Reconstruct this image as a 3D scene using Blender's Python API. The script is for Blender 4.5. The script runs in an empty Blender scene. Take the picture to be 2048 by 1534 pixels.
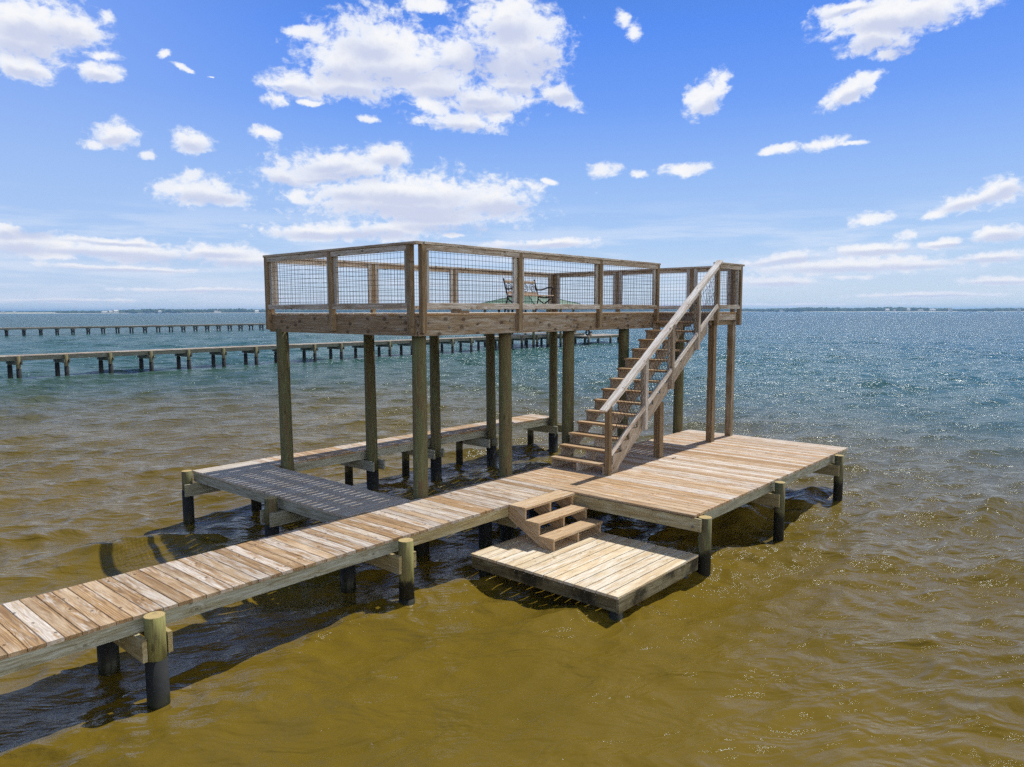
import bpy, math, random
import numpy as np
from mathutils import Vector, Matrix
random.seed(7)
sc = bpy.context.scene
PI = math.pi
WATER = -0.87
HAZE = 0.00020

# ---------------------------------------------------------------- camera
cam_d = bpy.data.cameras.new("camera")
cam_d.sensor_width = 36.0
cam_d.lens = 36.0 * 1475.015 / 2048
cam_d.clip_start = 0.1
cam_d.clip_end = 60000
cam = bpy.data.objects.new("camera", cam_d)
sc.collection.objects.link(cam)
R_ = Vector((0.658178207849419, -0.7528591789205951, -0.002122127973155069))
U_ = Vector((0.0748216980216164, 0.06260667025871175, 0.9952296812014195))
F_ = Vector((0.7491349412604441, 0.6551972691900696, -0.09753654816829725))
CAM = Vector((-9.351, -7.145, 2.874))
cam.matrix_world = Matrix(((R_.x, U_.x, -F_.x, CAM.x), (R_.y, U_.y, -F_.y, CAM.y), (R_.z, U_.z, -F_.z, CAM.z), (0, 0, 0, 1)))
sc.camera = cam

# ---------------------------------------------------------------- sun and exposure
SUN = Vector((0.68, -0.035, 1.0)).normalized()
sun_d = bpy.data.lights.new("sun", 'SUN')
sun_d.energy = 5.0
sun_d.angle = math.radians(0.36)
sun_d.color = (1.0, 0.955, 0.89)
sun = bpy.data.objects.new("sun", sun_d)
sun.rotation_euler = SUN.to_track_quat('Z', 'Y').to_euler()
sc.collection.objects.link(sun)
sc.cycles.use_denoising = False            # keeps the grain and the sparkle on the water
sc.cycles.adaptive_threshold = 0.02
sc.cycles.sample_clamp_direct = 7.0
sc.cycles.sample_clamp_indirect = 3.0
sc.cycles.max_bounces = 6
sc.view_settings.view_transform = 'Standard'
sc.view_settings.look = 'None'
sc.view_settings.exposure = 0.0
sc.view_settings.gamma = 1.0

# ---------------------------------------------------------------- node helper
class NT:
    def __init__(s, nt):
        s.nt = nt
    def n(s, typ, **kw):
        nd = s.nt.nodes.new(typ)
        for k, v in kw.items():
            if k == 'ins':
                for i, x in v.items():
                    if isinstance(x, bpy.types.NodeSocket):
                        s.nt.links.new(x, nd.inputs[i])
                    else:
                        nd.inputs[i].default_value = x
            else:
                setattr(nd, k, v)
        return nd
    def m(s, op, a, b=None, c=None, clamp=False):
        nd = s.nt.nodes.new('ShaderNodeMath'); nd.operation = op; nd.use_clamp = clamp
        for i, x in enumerate((a, b, c)):
            if x is None: continue
            if isinstance(x, bpy.types.NodeSocket): s.nt.links.new(x, nd.inputs[i])
            else: nd.inputs[i].default_value = x
        return nd.outputs[0]
    def vm(s, op, a, b=None):
        nd = s.nt.nodes.new('ShaderNodeVectorMath'); nd.operation = op
        for i, x in enumerate((a, b)):
            if x is None: continue
            if isinstance(x, bpy.types.NodeSocket): s.nt.links.new(x, nd.inputs[i])
            else: nd.inputs[i].default_value = x
        return nd
    def mix(s, f, a, b, blend='MIX'):
        nd = s.nt.nodes.new('ShaderNodeMix'); nd.data_type = 'RGBA'; nd.blend_type = blend
        for i, x in ((0, f), (6, a), (7, b)):
            if isinstance(x, bpy.types.NodeSocket): s.nt.links.new(x, nd.inputs[i])
            else: nd.inputs[i].default_value = (x if i == 0 else (tuple(x) + (1,) if len(x) == 3 else x))
        return nd.outputs[2]
    def mr(s, v, a, b, c=0.0, e=1.0, smooth=False):
        nd = s.nt.nodes.new('ShaderNodeMapRange')
        if smooth: nd.interpolation_type = 'SMOOTHSTEP'
        s.nt.links.new(v, nd.inputs[0])
        for i, x in zip((1, 2, 3, 4), (a, b, c, e)): nd.inputs[i].default_value = x
        return nd.outputs[0]
    def noise(s, vec, scale, detail=3, rough=0.5, dist=0.0, dim='3D', lac=2.0):
        nd = s.nt.nodes.new('ShaderNodeTexNoise'); nd.noise_dimensions = dim
        s.nt.links.new(vec, nd.inputs['Vector'])
        nd.inputs['Scale'].default_value = scale; nd.inputs['Detail'].default_value = detail
        nd.inputs['Roughness'].default_value = rough; nd.inputs['Distortion'].default_value = dist
        nd.inputs['Lacunarity'].default_value = lac
        return nd
    def xyz(s, x=0.0, y=0.0, z=0.0):
        nd = s.nt.nodes.new('ShaderNodeCombineXYZ')
        for i, v in enumerate((x, y, z)):
            if isinstance(v, bpy.types.NodeSocket): s.nt.links.new(v, nd.inputs[i])
            else: nd.inputs[i].default_value = v
        return nd.outputs[0]
    def ramp(s, f, stops, interp='LINEAR'):
        nd = s.nt.nodes.new('ShaderNodeValToRGB'); s.nt.links.new(f, nd.inputs[0])
        cr = nd.color_ramp; cr.interpolation = interp
        while len(cr.elements) < len(stops): cr.elements.new(0.5)
        for e, (p, c) in zip(cr.elements, stops):
            e.position = p; e.color = tuple(c) + (1,)
        return nd.outputs[0]

# ---------------------------------------------------------------- world: Nishita sky, graded, with the photograph's clouds by direction
CL=[(1.2771,0.3159,0.0584,0.0299,0.00),(0.8757,0.3151,0.1051,0.0404,0.00),(0.9269,0.2843,0.0815,0.0200,0.00),(0.7072,0.3326,0.0619,0.0532,0.00),(0.7598,0.2692,0.0721,0.0165,0.00),(0.8464,0.1453,0.1537,0.0362,0.00),(0.9420,0.1831,0.0819,0.0207,0.00),(1.2780,0.3004,0.0561,0.0293,0.00),(1.2223,0.0723,0.1335,0.0120,0.00),(0.2926,0.0553,0.1390,0.0110,0.00),(1.2347,0.3101,0.0295,0.0248,0.00),(1.2823,0.2679,0.0289,0.0180,0.00),(1.2050,0.3282,0.0112,0.0070,0.00),(1.2088,0.2865,0.0193,0.0062,0.00),(1.2062,0.2689,0.0255,0.0115,0.00),(1.1442,0.2962,0.0081,0.0047,0.00),(1.1207,0.2852,0.0133,0.0032,0.20),(1.0886,0.2801,0.0068,0.0016,0.00),(1.2055,0.2037,0.0268,0.0142,0.00),(1.2264,0.1907,0.0141,0.0060,0.00),(1.1735,0.1846,0.0085,0.0051,0.00),(1.1210,0.2031,0.0235,0.0142,0.00),(1.0329,0.2171,0.0167,0.0087,0.00),(1.1271,0.1643,0.0167,0.0099,0.00),(1.1139,0.1447,0.0498,0.0184,0.00),(1.1471,0.1485,0.0247,0.0113,0.00),(1.0856,0.1391,0.0278,0.0109,0.00),(0.8974,0.3363,0.0599,0.0340,0.00),(0.9326,0.3065,0.0562,0.0280,0.00),(0.9948,0.2799,0.0352,0.0147,0.00),(1.0147,0.2587,0.0168,0.0091,0.00),(0.8567,0.3075,0.0673,0.0312,0.00),(0.9808,0.3398,0.0255,0.0064,0.00),(0.8183,0.2857,0.0487,0.0209,0.00),(0.7985,0.3205,0.0389,0.0254,0.00),(0.8171,0.3739,0.0321,0.0086,0.00),(0.7202,0.3602,0.0552,0.0338,0.00),(0.6909,0.3183,0.0378,0.0295,0.00),(0.7138,0.2898,0.0458,0.0151,0.00),(0.6582,0.2746,0.0301,0.0106,0.30),(0.7663,0.2750,0.0458,0.0141,0.00),(0.7862,0.2420,0.0590,0.0120,0.00),(0.7402,0.2514,0.0210,0.0108,0.00),(0.8252,0.2592,0.0260,0.0107,0.50),(0.9058,0.2435,0.0140,0.0053,0.00),(1.0165,0.1695,0.0400,0.0109,0.00),(0.9575,0.1904,0.0531,0.0170,0.00),(0.8812,0.1993,0.0335,0.0171,0.00),(0.9673,0.1717,0.0561,0.0079,0.00),(0.8527,0.1565,0.1272,0.0262,0.00),(0.7440,0.1449,0.0651,0.0232,0.00),(0.9301,0.1527,0.0476,0.0162,0.00),(0.8335,0.1295,0.1052,0.0166,0.00),(0.9990,0.1454,0.0160,0.0112,0.00),(0.9692,0.1034,0.0783,0.0139,0.00),(0.8796,0.1077,0.0650,0.0167,0.00),(0.7975,0.1022,0.0166,0.0034,0.00),(0.6741,0.0910,0.0834,0.0085,0.00),(0.5718,0.3564,0.0089,0.0108,-0.40),(0.5589,0.3422,0.0114,0.0121,0.00),(0.4637,0.2662,0.0283,0.0183,-0.40),(0.4458,0.2819,0.0121,0.0135,0.00),(0.2511,0.3310,0.0828,0.0250,0.00),(0.2762,0.3111,0.0452,0.0206,0.00),(0.2594,0.2892,0.0210,0.0062,0.00),(0.3045,0.3465,0.0435,0.0071,0.00),(0.3005,0.2517,0.0383,0.0120,-0.45),(0.2822,0.2658,0.0215,0.0107,-0.20),(0.5987,0.1813,0.0209,0.0106,0.00),(0.5532,0.1782,0.0142,0.0056,0.00),(0.4928,0.1833,0.0289,0.0091,0.00),(0.3776,0.1954,0.0246,0.0059,0.00),(0.3317,0.1977,0.0328,0.0063,-0.15),(0.2928,0.1978,0.0131,0.0034,0.00),(0.1384,0.1321,0.0279,0.0140,-0.30),(0.1758,0.1216,0.0341,0.0122,-0.15),(0.2050,0.1114,0.0192,0.0051,-0.20),(0.2728,0.1079,0.0261,0.0084,-0.15),(0.2296,0.0894,0.0156,0.0075,0.00),(0.3735,0.0654,0.0653,0.0081,-0.10),(0.2660,0.0741,0.0595,0.0085,0.00),(0.1983,0.0770,0.0312,0.0059,-0.10),(0.1405,0.0846,0.0290,0.0107,-0.10),(0.1486,0.0591,0.0499,0.0065,-0.08),(0.2227,0.0532,0.0519,0.0068,0.00),(0.2921,0.0420,0.0289,0.0042,0.00),(0.3726,0.0373,0.0505,0.0069,0.00),(1.3004,0.0736,0.0467,0.0157,0.00),(1.3135,0.0876,0.0229,0.0127,0.00),(1.2063,0.0816,0.0678,0.0053,0.03),(1.2725,0.0636,0.0436,0.0058,0.00),(1.1643,0.0696,0.0818,0.0116,0.00),(1.0968,0.0734,0.0578,0.0111,0.00),(1.0679,0.0648,0.0651,0.0113,0.00),(1.1973,0.0516,0.1004,0.0038,0.02),(1.1159,0.0270,0.0915,0.0037,0.00),(0.6677,0.1712,0.0119,0.0038,0.20),(0.9771,0.2612,0.0135,0.0034,0.00),(0.5020,0.0077,0.3215,0.0026,0.00),(0.1379,0.0337,0.0564,0.0056,0.00),(0.2108,0.0180,0.0823,0.0035,0.00),(1.2505,0.0140,0.1101,0.0029,0.00)]
CD=[(1.2498,0.3003,0.0436,0.0169,0.00),(0.8531,0.1337,0.1242,0.0132,0.00),(0.7341,0.1366,0.0532,0.0133,0.00),(0.8007,0.1106,0.0862,0.0101,0.00),(0.9314,0.0979,0.0958,0.0066,0.00),(1.0943,0.1369,0.0345,0.0078,0.00),(1.3007,0.0692,0.0467,0.0100,0.00),(1.1481,0.0629,0.0886,0.0078,0.00),(1.0681,0.0599,0.0592,0.0065,0.00),(1.2904,0.0862,0.0283,0.0086,0.00),(0.6811,0.3154,0.0391,0.0227,0.00),(0.7595,0.3098,0.0391,0.0228,0.00),(0.6549,0.2716,0.0261,0.0071,0.00),(0.6741,0.0865,0.0734,0.0043,0.00),(0.2236,0.2891,0.0606,0.0133,0.00),(0.1472,0.1221,0.0376,0.0056,-0.20),(0.3615,0.0620,0.0588,0.0040,-0.10),(0.2605,0.0703,0.0592,0.0038,0.00),(0.1882,0.0737,0.0299,0.0030,0.00),(0.1402,0.0780,0.0281,0.0043,0.00),(0.1484,0.0558,0.0475,0.0029,0.00),(0.2226,0.0497,0.0519,0.0030,0.00),(0.3725,0.0335,0.0476,0.0038,0.00),(1.1974,0.0492,0.0899,0.0018,0.00),(1.1044,0.0253,0.0867,0.0025,0.00),(1.2771,0.3010,0.0456,0.0151,0.00),(0.8748,0.2948,0.0822,0.0206,0.00),(0.9259,0.2743,0.0637,0.0101,0.00),(0.7060,0.3056,0.0484,0.0272,0.00),(0.7585,0.2609,0.0563,0.0083,0.00),(0.8453,0.1313,0.1201,0.0182,0.00),(0.9410,0.1728,0.0640,0.0104,0.00),(1.2780,0.2858,0.0438,0.0148,0.00),(1.2215,0.0677,0.1043,0.0060,0.00),(0.2914,0.0510,0.1084,0.0055,0.00),(1.2345,0.2978,0.0231,0.0125,0.00),(1.2819,0.2590,0.0226,0.0091,0.00),(1.2054,0.2633,0.0199,0.0058,0.00),(1.2048,0.1967,0.0209,0.0071,0.00),(1.1202,0.1961,0.0183,0.0071,0.00),(1.1131,0.1376,0.0389,0.0092,0.00),(0.8965,0.3192,0.0468,0.0173,0.00),(0.9317,0.2925,0.0439,0.0142,0.00),(0.9938,0.2727,0.0275,0.0074,0.00),(0.8557,0.2918,0.0526,0.0158,0.00),(0.8172,0.2753,0.0380,0.0105,0.00),(0.7973,0.3078,0.0304,0.0128,0.00),(0.7189,0.3432,0.0432,0.0172,0.00),(0.6896,0.3035,0.0296,0.0149,0.00),(0.7125,0.2822,0.0358,0.0076,0.00),(0.7651,0.2679,0.0358,0.0071,0.00),(0.7850,0.2360,0.0460,0.0060,0.00),(1.0154,0.1642,0.0312,0.0071,0.00),(0.9564,0.1819,0.0415,0.0085,0.00),(0.8800,0.1907,0.0262,0.0086,0.00),(0.9662,0.1678,0.0438,0.0040,0.00),(0.8516,0.1464,0.0994,0.0132,0.00),(0.7427,0.1359,0.0509,0.0117,0.00),(0.9290,0.1465,0.0372,0.0081,0.00),(0.8323,0.1231,0.0821,0.0083,0.00),(0.9681,0.0981,0.0612,0.0070,0.00),(0.8784,0.1013,0.0508,0.0084,0.00),(0.6728,0.0878,0.0651,0.0043,0.00),(0.4622,0.2570,0.0220,0.0092,-0.40),(0.2494,0.3183,0.0646,0.0126,0.00),(0.2747,0.3005,0.0352,0.0104,0.00),(0.3033,0.3428,0.0339,0.0035,0.00),(0.2991,0.2456,0.0299,0.0060,-0.45),(0.1372,0.1266,0.0217,0.0070,-0.30),(0.1746,0.1168,0.0266,0.0061,-0.15),(0.3722,0.0622,0.0509,0.0040,-0.10),(0.2648,0.0708,0.0464,0.0042,0.00),(0.1394,0.0805,0.0226,0.0054,-0.10),(0.1475,0.0566,0.0388,0.0033,-0.08),(0.2216,0.0506,0.0404,0.0034,0.00),(0.3713,0.0338,0.0394,0.0034,0.00),(1.2998,0.0676,0.0365,0.0079,0.00),(1.3128,0.0828,0.0179,0.0064,0.00),(1.2054,0.0796,0.0530,0.0026,0.03),(1.1634,0.0652,0.0639,0.0058,0.00),(1.0958,0.0691,0.0452,0.0056,0.00),(1.0669,0.0605,0.0508,0.0057,0.00),(1.1963,0.0501,0.0784,0.0019,0.02),(1.1148,0.0252,0.0715,0.0018,0.00),(0.5007,0.0064,0.2507,0.0013,0.00),(0.1368,0.0309,0.0439,0.0028,0.00),(0.2097,0.0162,0.0641,0.0018,0.00),(1.2496,0.0126,0.0860,0.0014,0.00)]

w = bpy.data.worlds.new("World"); sc.world = w; w.use_nodes = True
w.node_tree.nodes.clear()
T = NT(w.node_tree)
tc = T.n('ShaderNodeTexCoord')
dirv = T.vm('NORMALIZE', tc.outputs['Generated']).outputs[0]
sep = T.n('ShaderNodeSeparateXYZ', ins={0: dirv})
az = T.m('ARCTAN2', sep.outputs[1], sep.outputs[0])
el = T.m('ARCSINE', sep.outputs[2])
sky = T.n('ShaderNodeTexSky'); sky.sky_type = 'NISHITA'; sky.sun_disc = False
sky.sun_elevation = math.asin(SUN.z)
sky.sun_rotation = math.atan2(SUN.x, SUN.y)
sky.air_density = 1.0; sky.dust_density = 0.6; sky.ozone_density = 1.5
skyc = T.mix(1.0, sky.outputs[0], (0.1, 0.1, 0.1), 'MULTIPLY')
eln = T.mr(el, 0.0, 0.62)
grade = T.ramp(eln, [(0.0, (0.66, 0.76, 0.86)), (0.07, (0.55, 0.70, 0.90)), (0.14, (0.43, 0.62, 0.93)), (0.28, (0.30, 0.50, 0.94)), (0.42, (0.155, 0.35, 0.94)),
                     (0.56, (0.088, 0.27, 0.91)), (0.84, (0.055, 0.16, 0.46)), (1.0, (0.045, 0.13, 0.30))])
zen = T.mr(el, 0.42, 1.2, 1.0, 0.55)
grade = T.mix(1.0, grade, T.xyz(zen, zen, zen), 'MULTIPLY')
base = T.mix(0.93, skyc, grade)
# the sky is paler towards the left of the view
lp = T.mr(az, 0.85, 1.35, 0.0, 0.30, True)
base = T.mix(lp, base, (0.45, 0.60, 0.92))
# unseen glow added low at right, weaker behind the camera, to brighten shaded faces
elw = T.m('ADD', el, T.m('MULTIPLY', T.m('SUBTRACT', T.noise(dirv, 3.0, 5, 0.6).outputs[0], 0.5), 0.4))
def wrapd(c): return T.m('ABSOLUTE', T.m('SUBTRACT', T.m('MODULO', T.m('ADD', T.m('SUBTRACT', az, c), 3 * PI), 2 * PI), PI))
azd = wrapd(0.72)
fill_glow = T.m('MULTIPLY', T.mr(wrapd(-1.45), 0.7, 1.25, 1, 0, True), T.mr(elw, 0.35, 0.75, 1, 0, True))
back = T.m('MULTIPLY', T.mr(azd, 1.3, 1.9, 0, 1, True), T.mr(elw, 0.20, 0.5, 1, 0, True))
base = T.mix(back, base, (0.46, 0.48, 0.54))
base = T.mix(fill_glow, base, (1.6, 1.55, 1.5))
P = T.xyz(az, el, 0.0)
nz = T.noise(P, 9.0, 6, 0.62)
wv = T.vm('SUBTRACT', nz.outputs['Color'], (0.5, 0.5, 0.5)).outputs[0]
nz2 = T.noise(T.vm('MULTIPLY', P, (24.0, 38.0, 1.0)).outputs[0], 1.0, 8, 0.62, 0.15)
wamp = T.mr(el, 0.0, 0.22, 0.15, 1.0)
off = T.vm('MULTIPLY', wv, (0.055, 0.036, 0.0)).outputs[0]
sc_ = T.n('ShaderNodeVectorMath', operation='SCALE'); w.node_tree.links.new(off, sc_.inputs[0]); w.node_tree.links.new(wamp, sc_.inputs[3])
Pw = T.vm('ADD', P, sc_.outputs[0]).outputs[0]
def ell_field(lst, pv):
    """1 at the middle of the nearest cloud blob, 0 on its rim, below 0 outside"""
    acc = None
    sx = T.n('ShaderNodeSeparateXYZ', ins={0: pv})
    for (a, e, ra, re, rot) in lst:
        # the running value rides along as z (scaled away), so the nodes are evaluated one after another
        if acc is not None: pv = T.xyz(sx.outputs[0], sx.outputs[1], acc)
        if rot == 0:
            md = T.vm('MULTIPLY_ADD', pv, (1 / ra, 1 / re, 1e-6)); md.inputs[2].default_value = (-a / ra, -e / re, 0)
        else:
            md = T.n('ShaderNodeMapping', vector_type='TEXTURE')
            w.node_tree.links.new(pv, md.inputs[0])
            md.inputs['Location'].default_value = (a, e, 0)
            md.inputs['Rotation'].default_value = (0, 0, rot)
            md.inputs['Scale'].default_value = (ra, re, 1e6)
        ln = T.vm('LENGTH', md.outputs[0]).outputs['Value']
        acc = ln if acc is None else T.m('SMOOTH_MIN', acc, ln, 0.4)
    return T.m('SUBTRACT', 1.0, acc)
dens = ell_field(CL, Pw)
dens = T.m('MINIMUM', T.m('MAXIMUM', dens, -1.2), 0.75)
nz3 = T.noise(T.vm('MULTIPLY', Pw, (75.0, 105.0, 1.0)).outputs[0], 1.0, 5, 0.6, 0.3)
nn = T.m('ADD', T.m('SUBTRACT', nz2.outputs[0], 0.5), T.m('MULTIPLY', T.m('SUBTRACT', nz3.outputs[0], 0.5), 0.7))
dd = T.m('ADD', T.m('ADD', dens, 0.16), T.m('MULTIPLY', nn, 2.1))
alpha = T.mr(dd, -0.10, 0.62, 0.0, 1.0, True)
# scattered cloud outside the photograph's view (behind and above the camera)
wide = T.noise(T.vm('MULTIPLY', dirv, (2.2, 2.2, 4.5)).outputs[0], 1.6, 6, 0.55)
lowc = T.noise(T.vm('MULTIPLY', P, (5.0, 46.0, 1.0)).outputs[0], 1.0, 7, 0.6, 0.2).outputs[0]
alpha3 = T.m('MULTIPLY', T.mr(lowc, 0.42, 0.64, 0, 0.62, True), T.mr(el, 0.06, 0.16, 1, 0, True))
alpha = T.m('MAXIMUM', alpha, alpha3)
outm = T.mr(azd, 0.8, 1.1, 0, 1, True)
alpha2 = T.m('MULTIPLY', T.mr(wide.outputs[0], 0.56, 0.70, 0, 0.55, True), outm)
alpha = T.m('MAXIMUM', T.m('MULTIPLY', alpha, 0.96), alpha2)
dark = T.m('MULTIPLY', T.mr(T.m('ADD', ell_field(CD, Pw), T.m('MULTIPLY', nn, 1.0)), -0.2, 0.8, 0.0, 1.0, True), 1.0)
thick = T.mr(dd, 0.2, 0.9)
lump = T.mr(nz.outputs[0], 0.46, 0.64, 0.0, 0.55, True)
ccol = T.mix(thick, (0.80, 0.86, 0.98), T.mix(lump, (0.98, 0.975, 0.975), (0.80, 0.84, 0.94)))
ccol = T.mix(T.m('MULTIPLY', dark, 0.8), ccol, (0.55, 0.61, 0.82))
lowf = T.mr(el, 0.0, 0.10, 0.45, 0.0, True)
ccol = T.mix(lowf, ccol, (0.66, 0.71, 0.88))
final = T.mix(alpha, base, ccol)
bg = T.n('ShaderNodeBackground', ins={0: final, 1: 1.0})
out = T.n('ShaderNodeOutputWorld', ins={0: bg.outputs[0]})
w.cycles.sampling_method = 'MANUAL'; w.cycles.sample_map_resolution = 512

# ---------------------------------------------------------------- object helpers
C = sc.collection
def link(o, parent=None):
    C.objects.link(o)
    if parent is not None: o.parent = parent
    return o
def thing(name, label, cat, loc=(0, 0, 0), group=None):
    o = bpy.data.objects.new(name, None); o.location = loc; o.empty_display_size = 0.3
    o['label'] = label; o['category'] = cat
    if group: o['group'] = group
    return link(o)
def tag(o, label=None, cat=None, group=None, kind=None):
    if label: o['label'] = label
    if cat: o['category'] = cat
    if group: o['group'] = group
    if kind: o['kind'] = kind
    return o

class MB:
    """collects boards, posts and tubes with a grain coordinate (length, width, thickness) and a random number per piece"""
    def __init__(s):
        s.v = []; s.f = []; s.gc = []; s.rn = []; s.mi = []
    def piece(s, verts, faces, gcs, rnd=None, mi=None):
        o = len(s.v); rnd = random.random() if rnd is None else rnd
        ol = rnd * 91.7
        s.v += [tuple(v) for v in verts]
        s.gc += [(g[0] + ol, g[1], g[2]) for g in gcs]
        s.rn += [rnd] * len(verts)
        for i, f in enumerate(faces):
            s.f.append(tuple(o + k for k in f)); s.mi.append(mi[i] if mi else 0)
    def box(s, c, ax, size, rnd=None, ch=0.0):
        """ax: matrix columns = length, width, thickness directions; size = (l, w, t)"""
        l, w_, t = size[0] / 2, size[1] / 2, size[2] / 2
        A, B, N = ax; c = Vector(c)
        if ch <= 0:
            q = [(-l, -w_, -t), (l, -w_, -t), (l, w_, -t), (-l, w_, -t), (-l, -w_, t), (l, -w_, t), (l, w_, t), (-l, w_, t)]
            fs = [(0, 3, 2, 1), (4, 5, 6, 7), (0, 1, 5, 4), (1, 2, 6, 5), (2, 3, 7, 6), (3, 0, 4, 7)]
        else:
            pr = [(-w_ + ch, -t), (w_ - ch, -t), (w_, -t + ch), (w_, t - ch), (w_ - ch, t), (-w_ + ch, t), (-w_, t - ch), (-w_, -t + ch)]
            q = [(-l, a, b) for a, b in pr] + [(l, a, b) for a, b in pr]
            fs = [tuple(range(7, -1, -1)), tuple(range(8, 16))] + [(i, (i + 1) % 8, 8 + (i + 1) % 8, 8 + i) for i in range(8)]
            fs = [f if k < 2 else f for k, f in enumerate(fs)]
        s.piece([c + A * a + B * b + N * e for a, b, e in q], fs, q, rnd)
    def bx(s, x0, x1, y0, y1, z0, z1, along='x', ch=0.0, rnd=None):
        X, Y, Z = Vector((1, 0, 0)), Vector((0, 1, 0)), Vector((0, 0, 1))
        c = ((x0 + x1) / 2, (y0 + y1) / 2, (z0 + z1) / 2)
        dx, dy, dz = x1 - x0, y1 - y0, z1 - z0
        if along == 'x':
            s.box(c, (X, Y, Z) if dy >= dz else (X, Z, -Y), (dx, dy, dz) if dy >= dz else (dx, dz, dy), rnd, ch)
        elif along == 'y':
            s.box(c, (Y, -X, Z) if dx >= dz else (Y, Z, X), (dy, dx, dz) if dx >= dz else (dy, dz, dx), rnd, ch)
        else:
            s.box(c, (Z, X, Y) if dx >= dy else (Z, Y, -X), (dz, dx, dy) if dx >= dy else (dz, dy, dx), rnd, ch)
    def bar(s, p, q, w_, t, up=(0, 0, 1), rnd=None, ch=0.0):
        p, q = Vector(p), Vector(q); A = (q - p).normalized(); up = Vector(up)
        B = up.cross(A).normalized(); N = A.cross(B)
        s.box((p + q) / 2, (A, B, N), ((q - p).length, w_, t), rnd, ch)
    def tube(s, p, q, r0, r1=None, n=20, rings=1, wob=0.0, rnd=None, capmi=1):
        p, q = Vector(p), Vector(q); r1 = r0 if r1 is None else r1
        A = (q - p).normalized(); L = (q - p).length
        B = A.orthogonal().normalized(); N = A.cross(B)
        vs, gs, fs, mi = [], [], [], []
        ph = [random.uniform(0, 6.28) for _ in range(6)]
        for k in range(rings + 1):
            t = k / rings; r = r0 + (r1 - r0) * t
            for i in range(n):
                a = 2 * PI * i / n
                rr = r * (1 + wob * (math.sin(2 * a + ph[0] + t * 2) * 0.5 + math.sin(3 * a + ph[1]) * 0.35 + math.sin(t * 7 + ph[2]) * 0.5))
                vs.append(p + A * (L * t) + B * (rr * math.cos(a)) + N * (rr * math.sin(a)))
                gs.append((L * t, rr * math.cos(a), rr * math.sin(a)))
        for k in range(rings):
            for i in range(n):
                j = (i + 1) % n
                fs.append((k * n + i, k * n + j, (k + 1) * n + j, (k + 1) * n + i)); mi.append(0)
        fs.append(tuple(range(n - 1, -1, -1))); mi.append(0)
        fs.append(tuple(rings * n + i for i in range(n))); mi.append(capmi)
        s.piece(vs, fs, gs, rnd, mi)
    def prism(s, poly, y0, y1, axis='y', rnd=None):
        """poly in the plane of (x, z) pushed along y, or in (y, z) pushed along x"""
        n = len(poly)
        mk = (lambda a, b, t: (a, t, b)) if axis == 'y' else (lambda a, b, t: (t, a, b))
        vs = [mk(a, b, y0) for a, b in poly] + [mk(a, b, y1) for a, b in poly]
        a0, b0 = poly[0]; a1, b1 = poly[-1]
        dx, dz = (poly[n // 2][0] - a0), (poly[n // 2][1] - b0); L = math.hypot(dx, dz) or 1; dx /= L; dz /= L
        g = [((a - a0) * dx + (b - b0) * dz, -(a - a0) * dz + (b - b0) * dx, 0.0) for a, b in poly]
        gs = g + [(x, y, 0.04) for x, y, _ in g]
        fs = [tuple(range(n)), tuple(range(2 * n - 1, n - 1, -1))] + [(i, n + i, n + (i + 1) % n, (i + 1) % n) for i in range(n)]
        s.piece(vs, fs, gs, rnd)
    def build(s, name, mats, parent=None, smooth=False):
        me = bpy.data.meshes.new(name)
        me.from_pydata(s.v, [], s.f)
        if not isinstance(mats, (list, tuple)): mats = [mats]
        for m in mats: me.materials.append(m)
        me.polygons.foreach_set('material_index', [min(i, len(mats) - 1) for i in s.mi])
        a = me.attributes.new('gc', 'FLOAT_VECTOR', 'POINT'); a.data.foreach_set('vector', np.array(s.gc, dtype=np.float32).ravel())
        a = me.attributes.new('rnd', 'FLOAT', 'POINT'); a.data.foreach_set('value', np.array(s.rn, dtype=np.float32))
        import bmesh
        bm = bmesh.new(); bm.from_mesh(me); bmesh.ops.recalc_face_normals(bm, faces=bm.faces); bm.to_mesh(me); bm.free()
        if smooth:
            me.polygons.foreach_set('use_smooth', [len(p.vertices) == 4 for p in me.polygons])
        me.update()
        return link(bpy.data.objects.new(name, me), parent)

# ---------------------------------------------------------------- materials
def newmat(name):
    m = bpy.data.materials.new(name); m.use_nodes = True; m.node_tree.nodes.clear()
    return m, NT(m.node_tree)
def finish(T, col, rough=0.7, bump=None, bstr=0.3, bdist=0.004, spec=0.3, metal=0.0, **kw):
    b = T.n('ShaderNodeBsdfPrincipled')
    def st(k, v):
        if isinstance(v, bpy.types.NodeSocket): T.nt.links.new(v, b.inputs[k])
        else: b.inputs[k].default_value = (tuple(v) + (1,)) if isinstance(v, tuple) and len(v) == 3 else v
    st('Base Color', col); st('Roughness', rough); st('Metallic', metal); st('Specular IOR Level', spec)
    for k, v in kw.items(): st(k, v)
    if bump is not None:
        bn = T.n('ShaderNodeBump', ins={'Height': bump, 'Strength': bstr, 'Distance': bdist})
        T.nt.links.new(bn.outputs[0], b.inputs['Normal'])
    T.n('ShaderNodeOutputMaterial', ins={0: b.outputs[0]})
    return b
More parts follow.
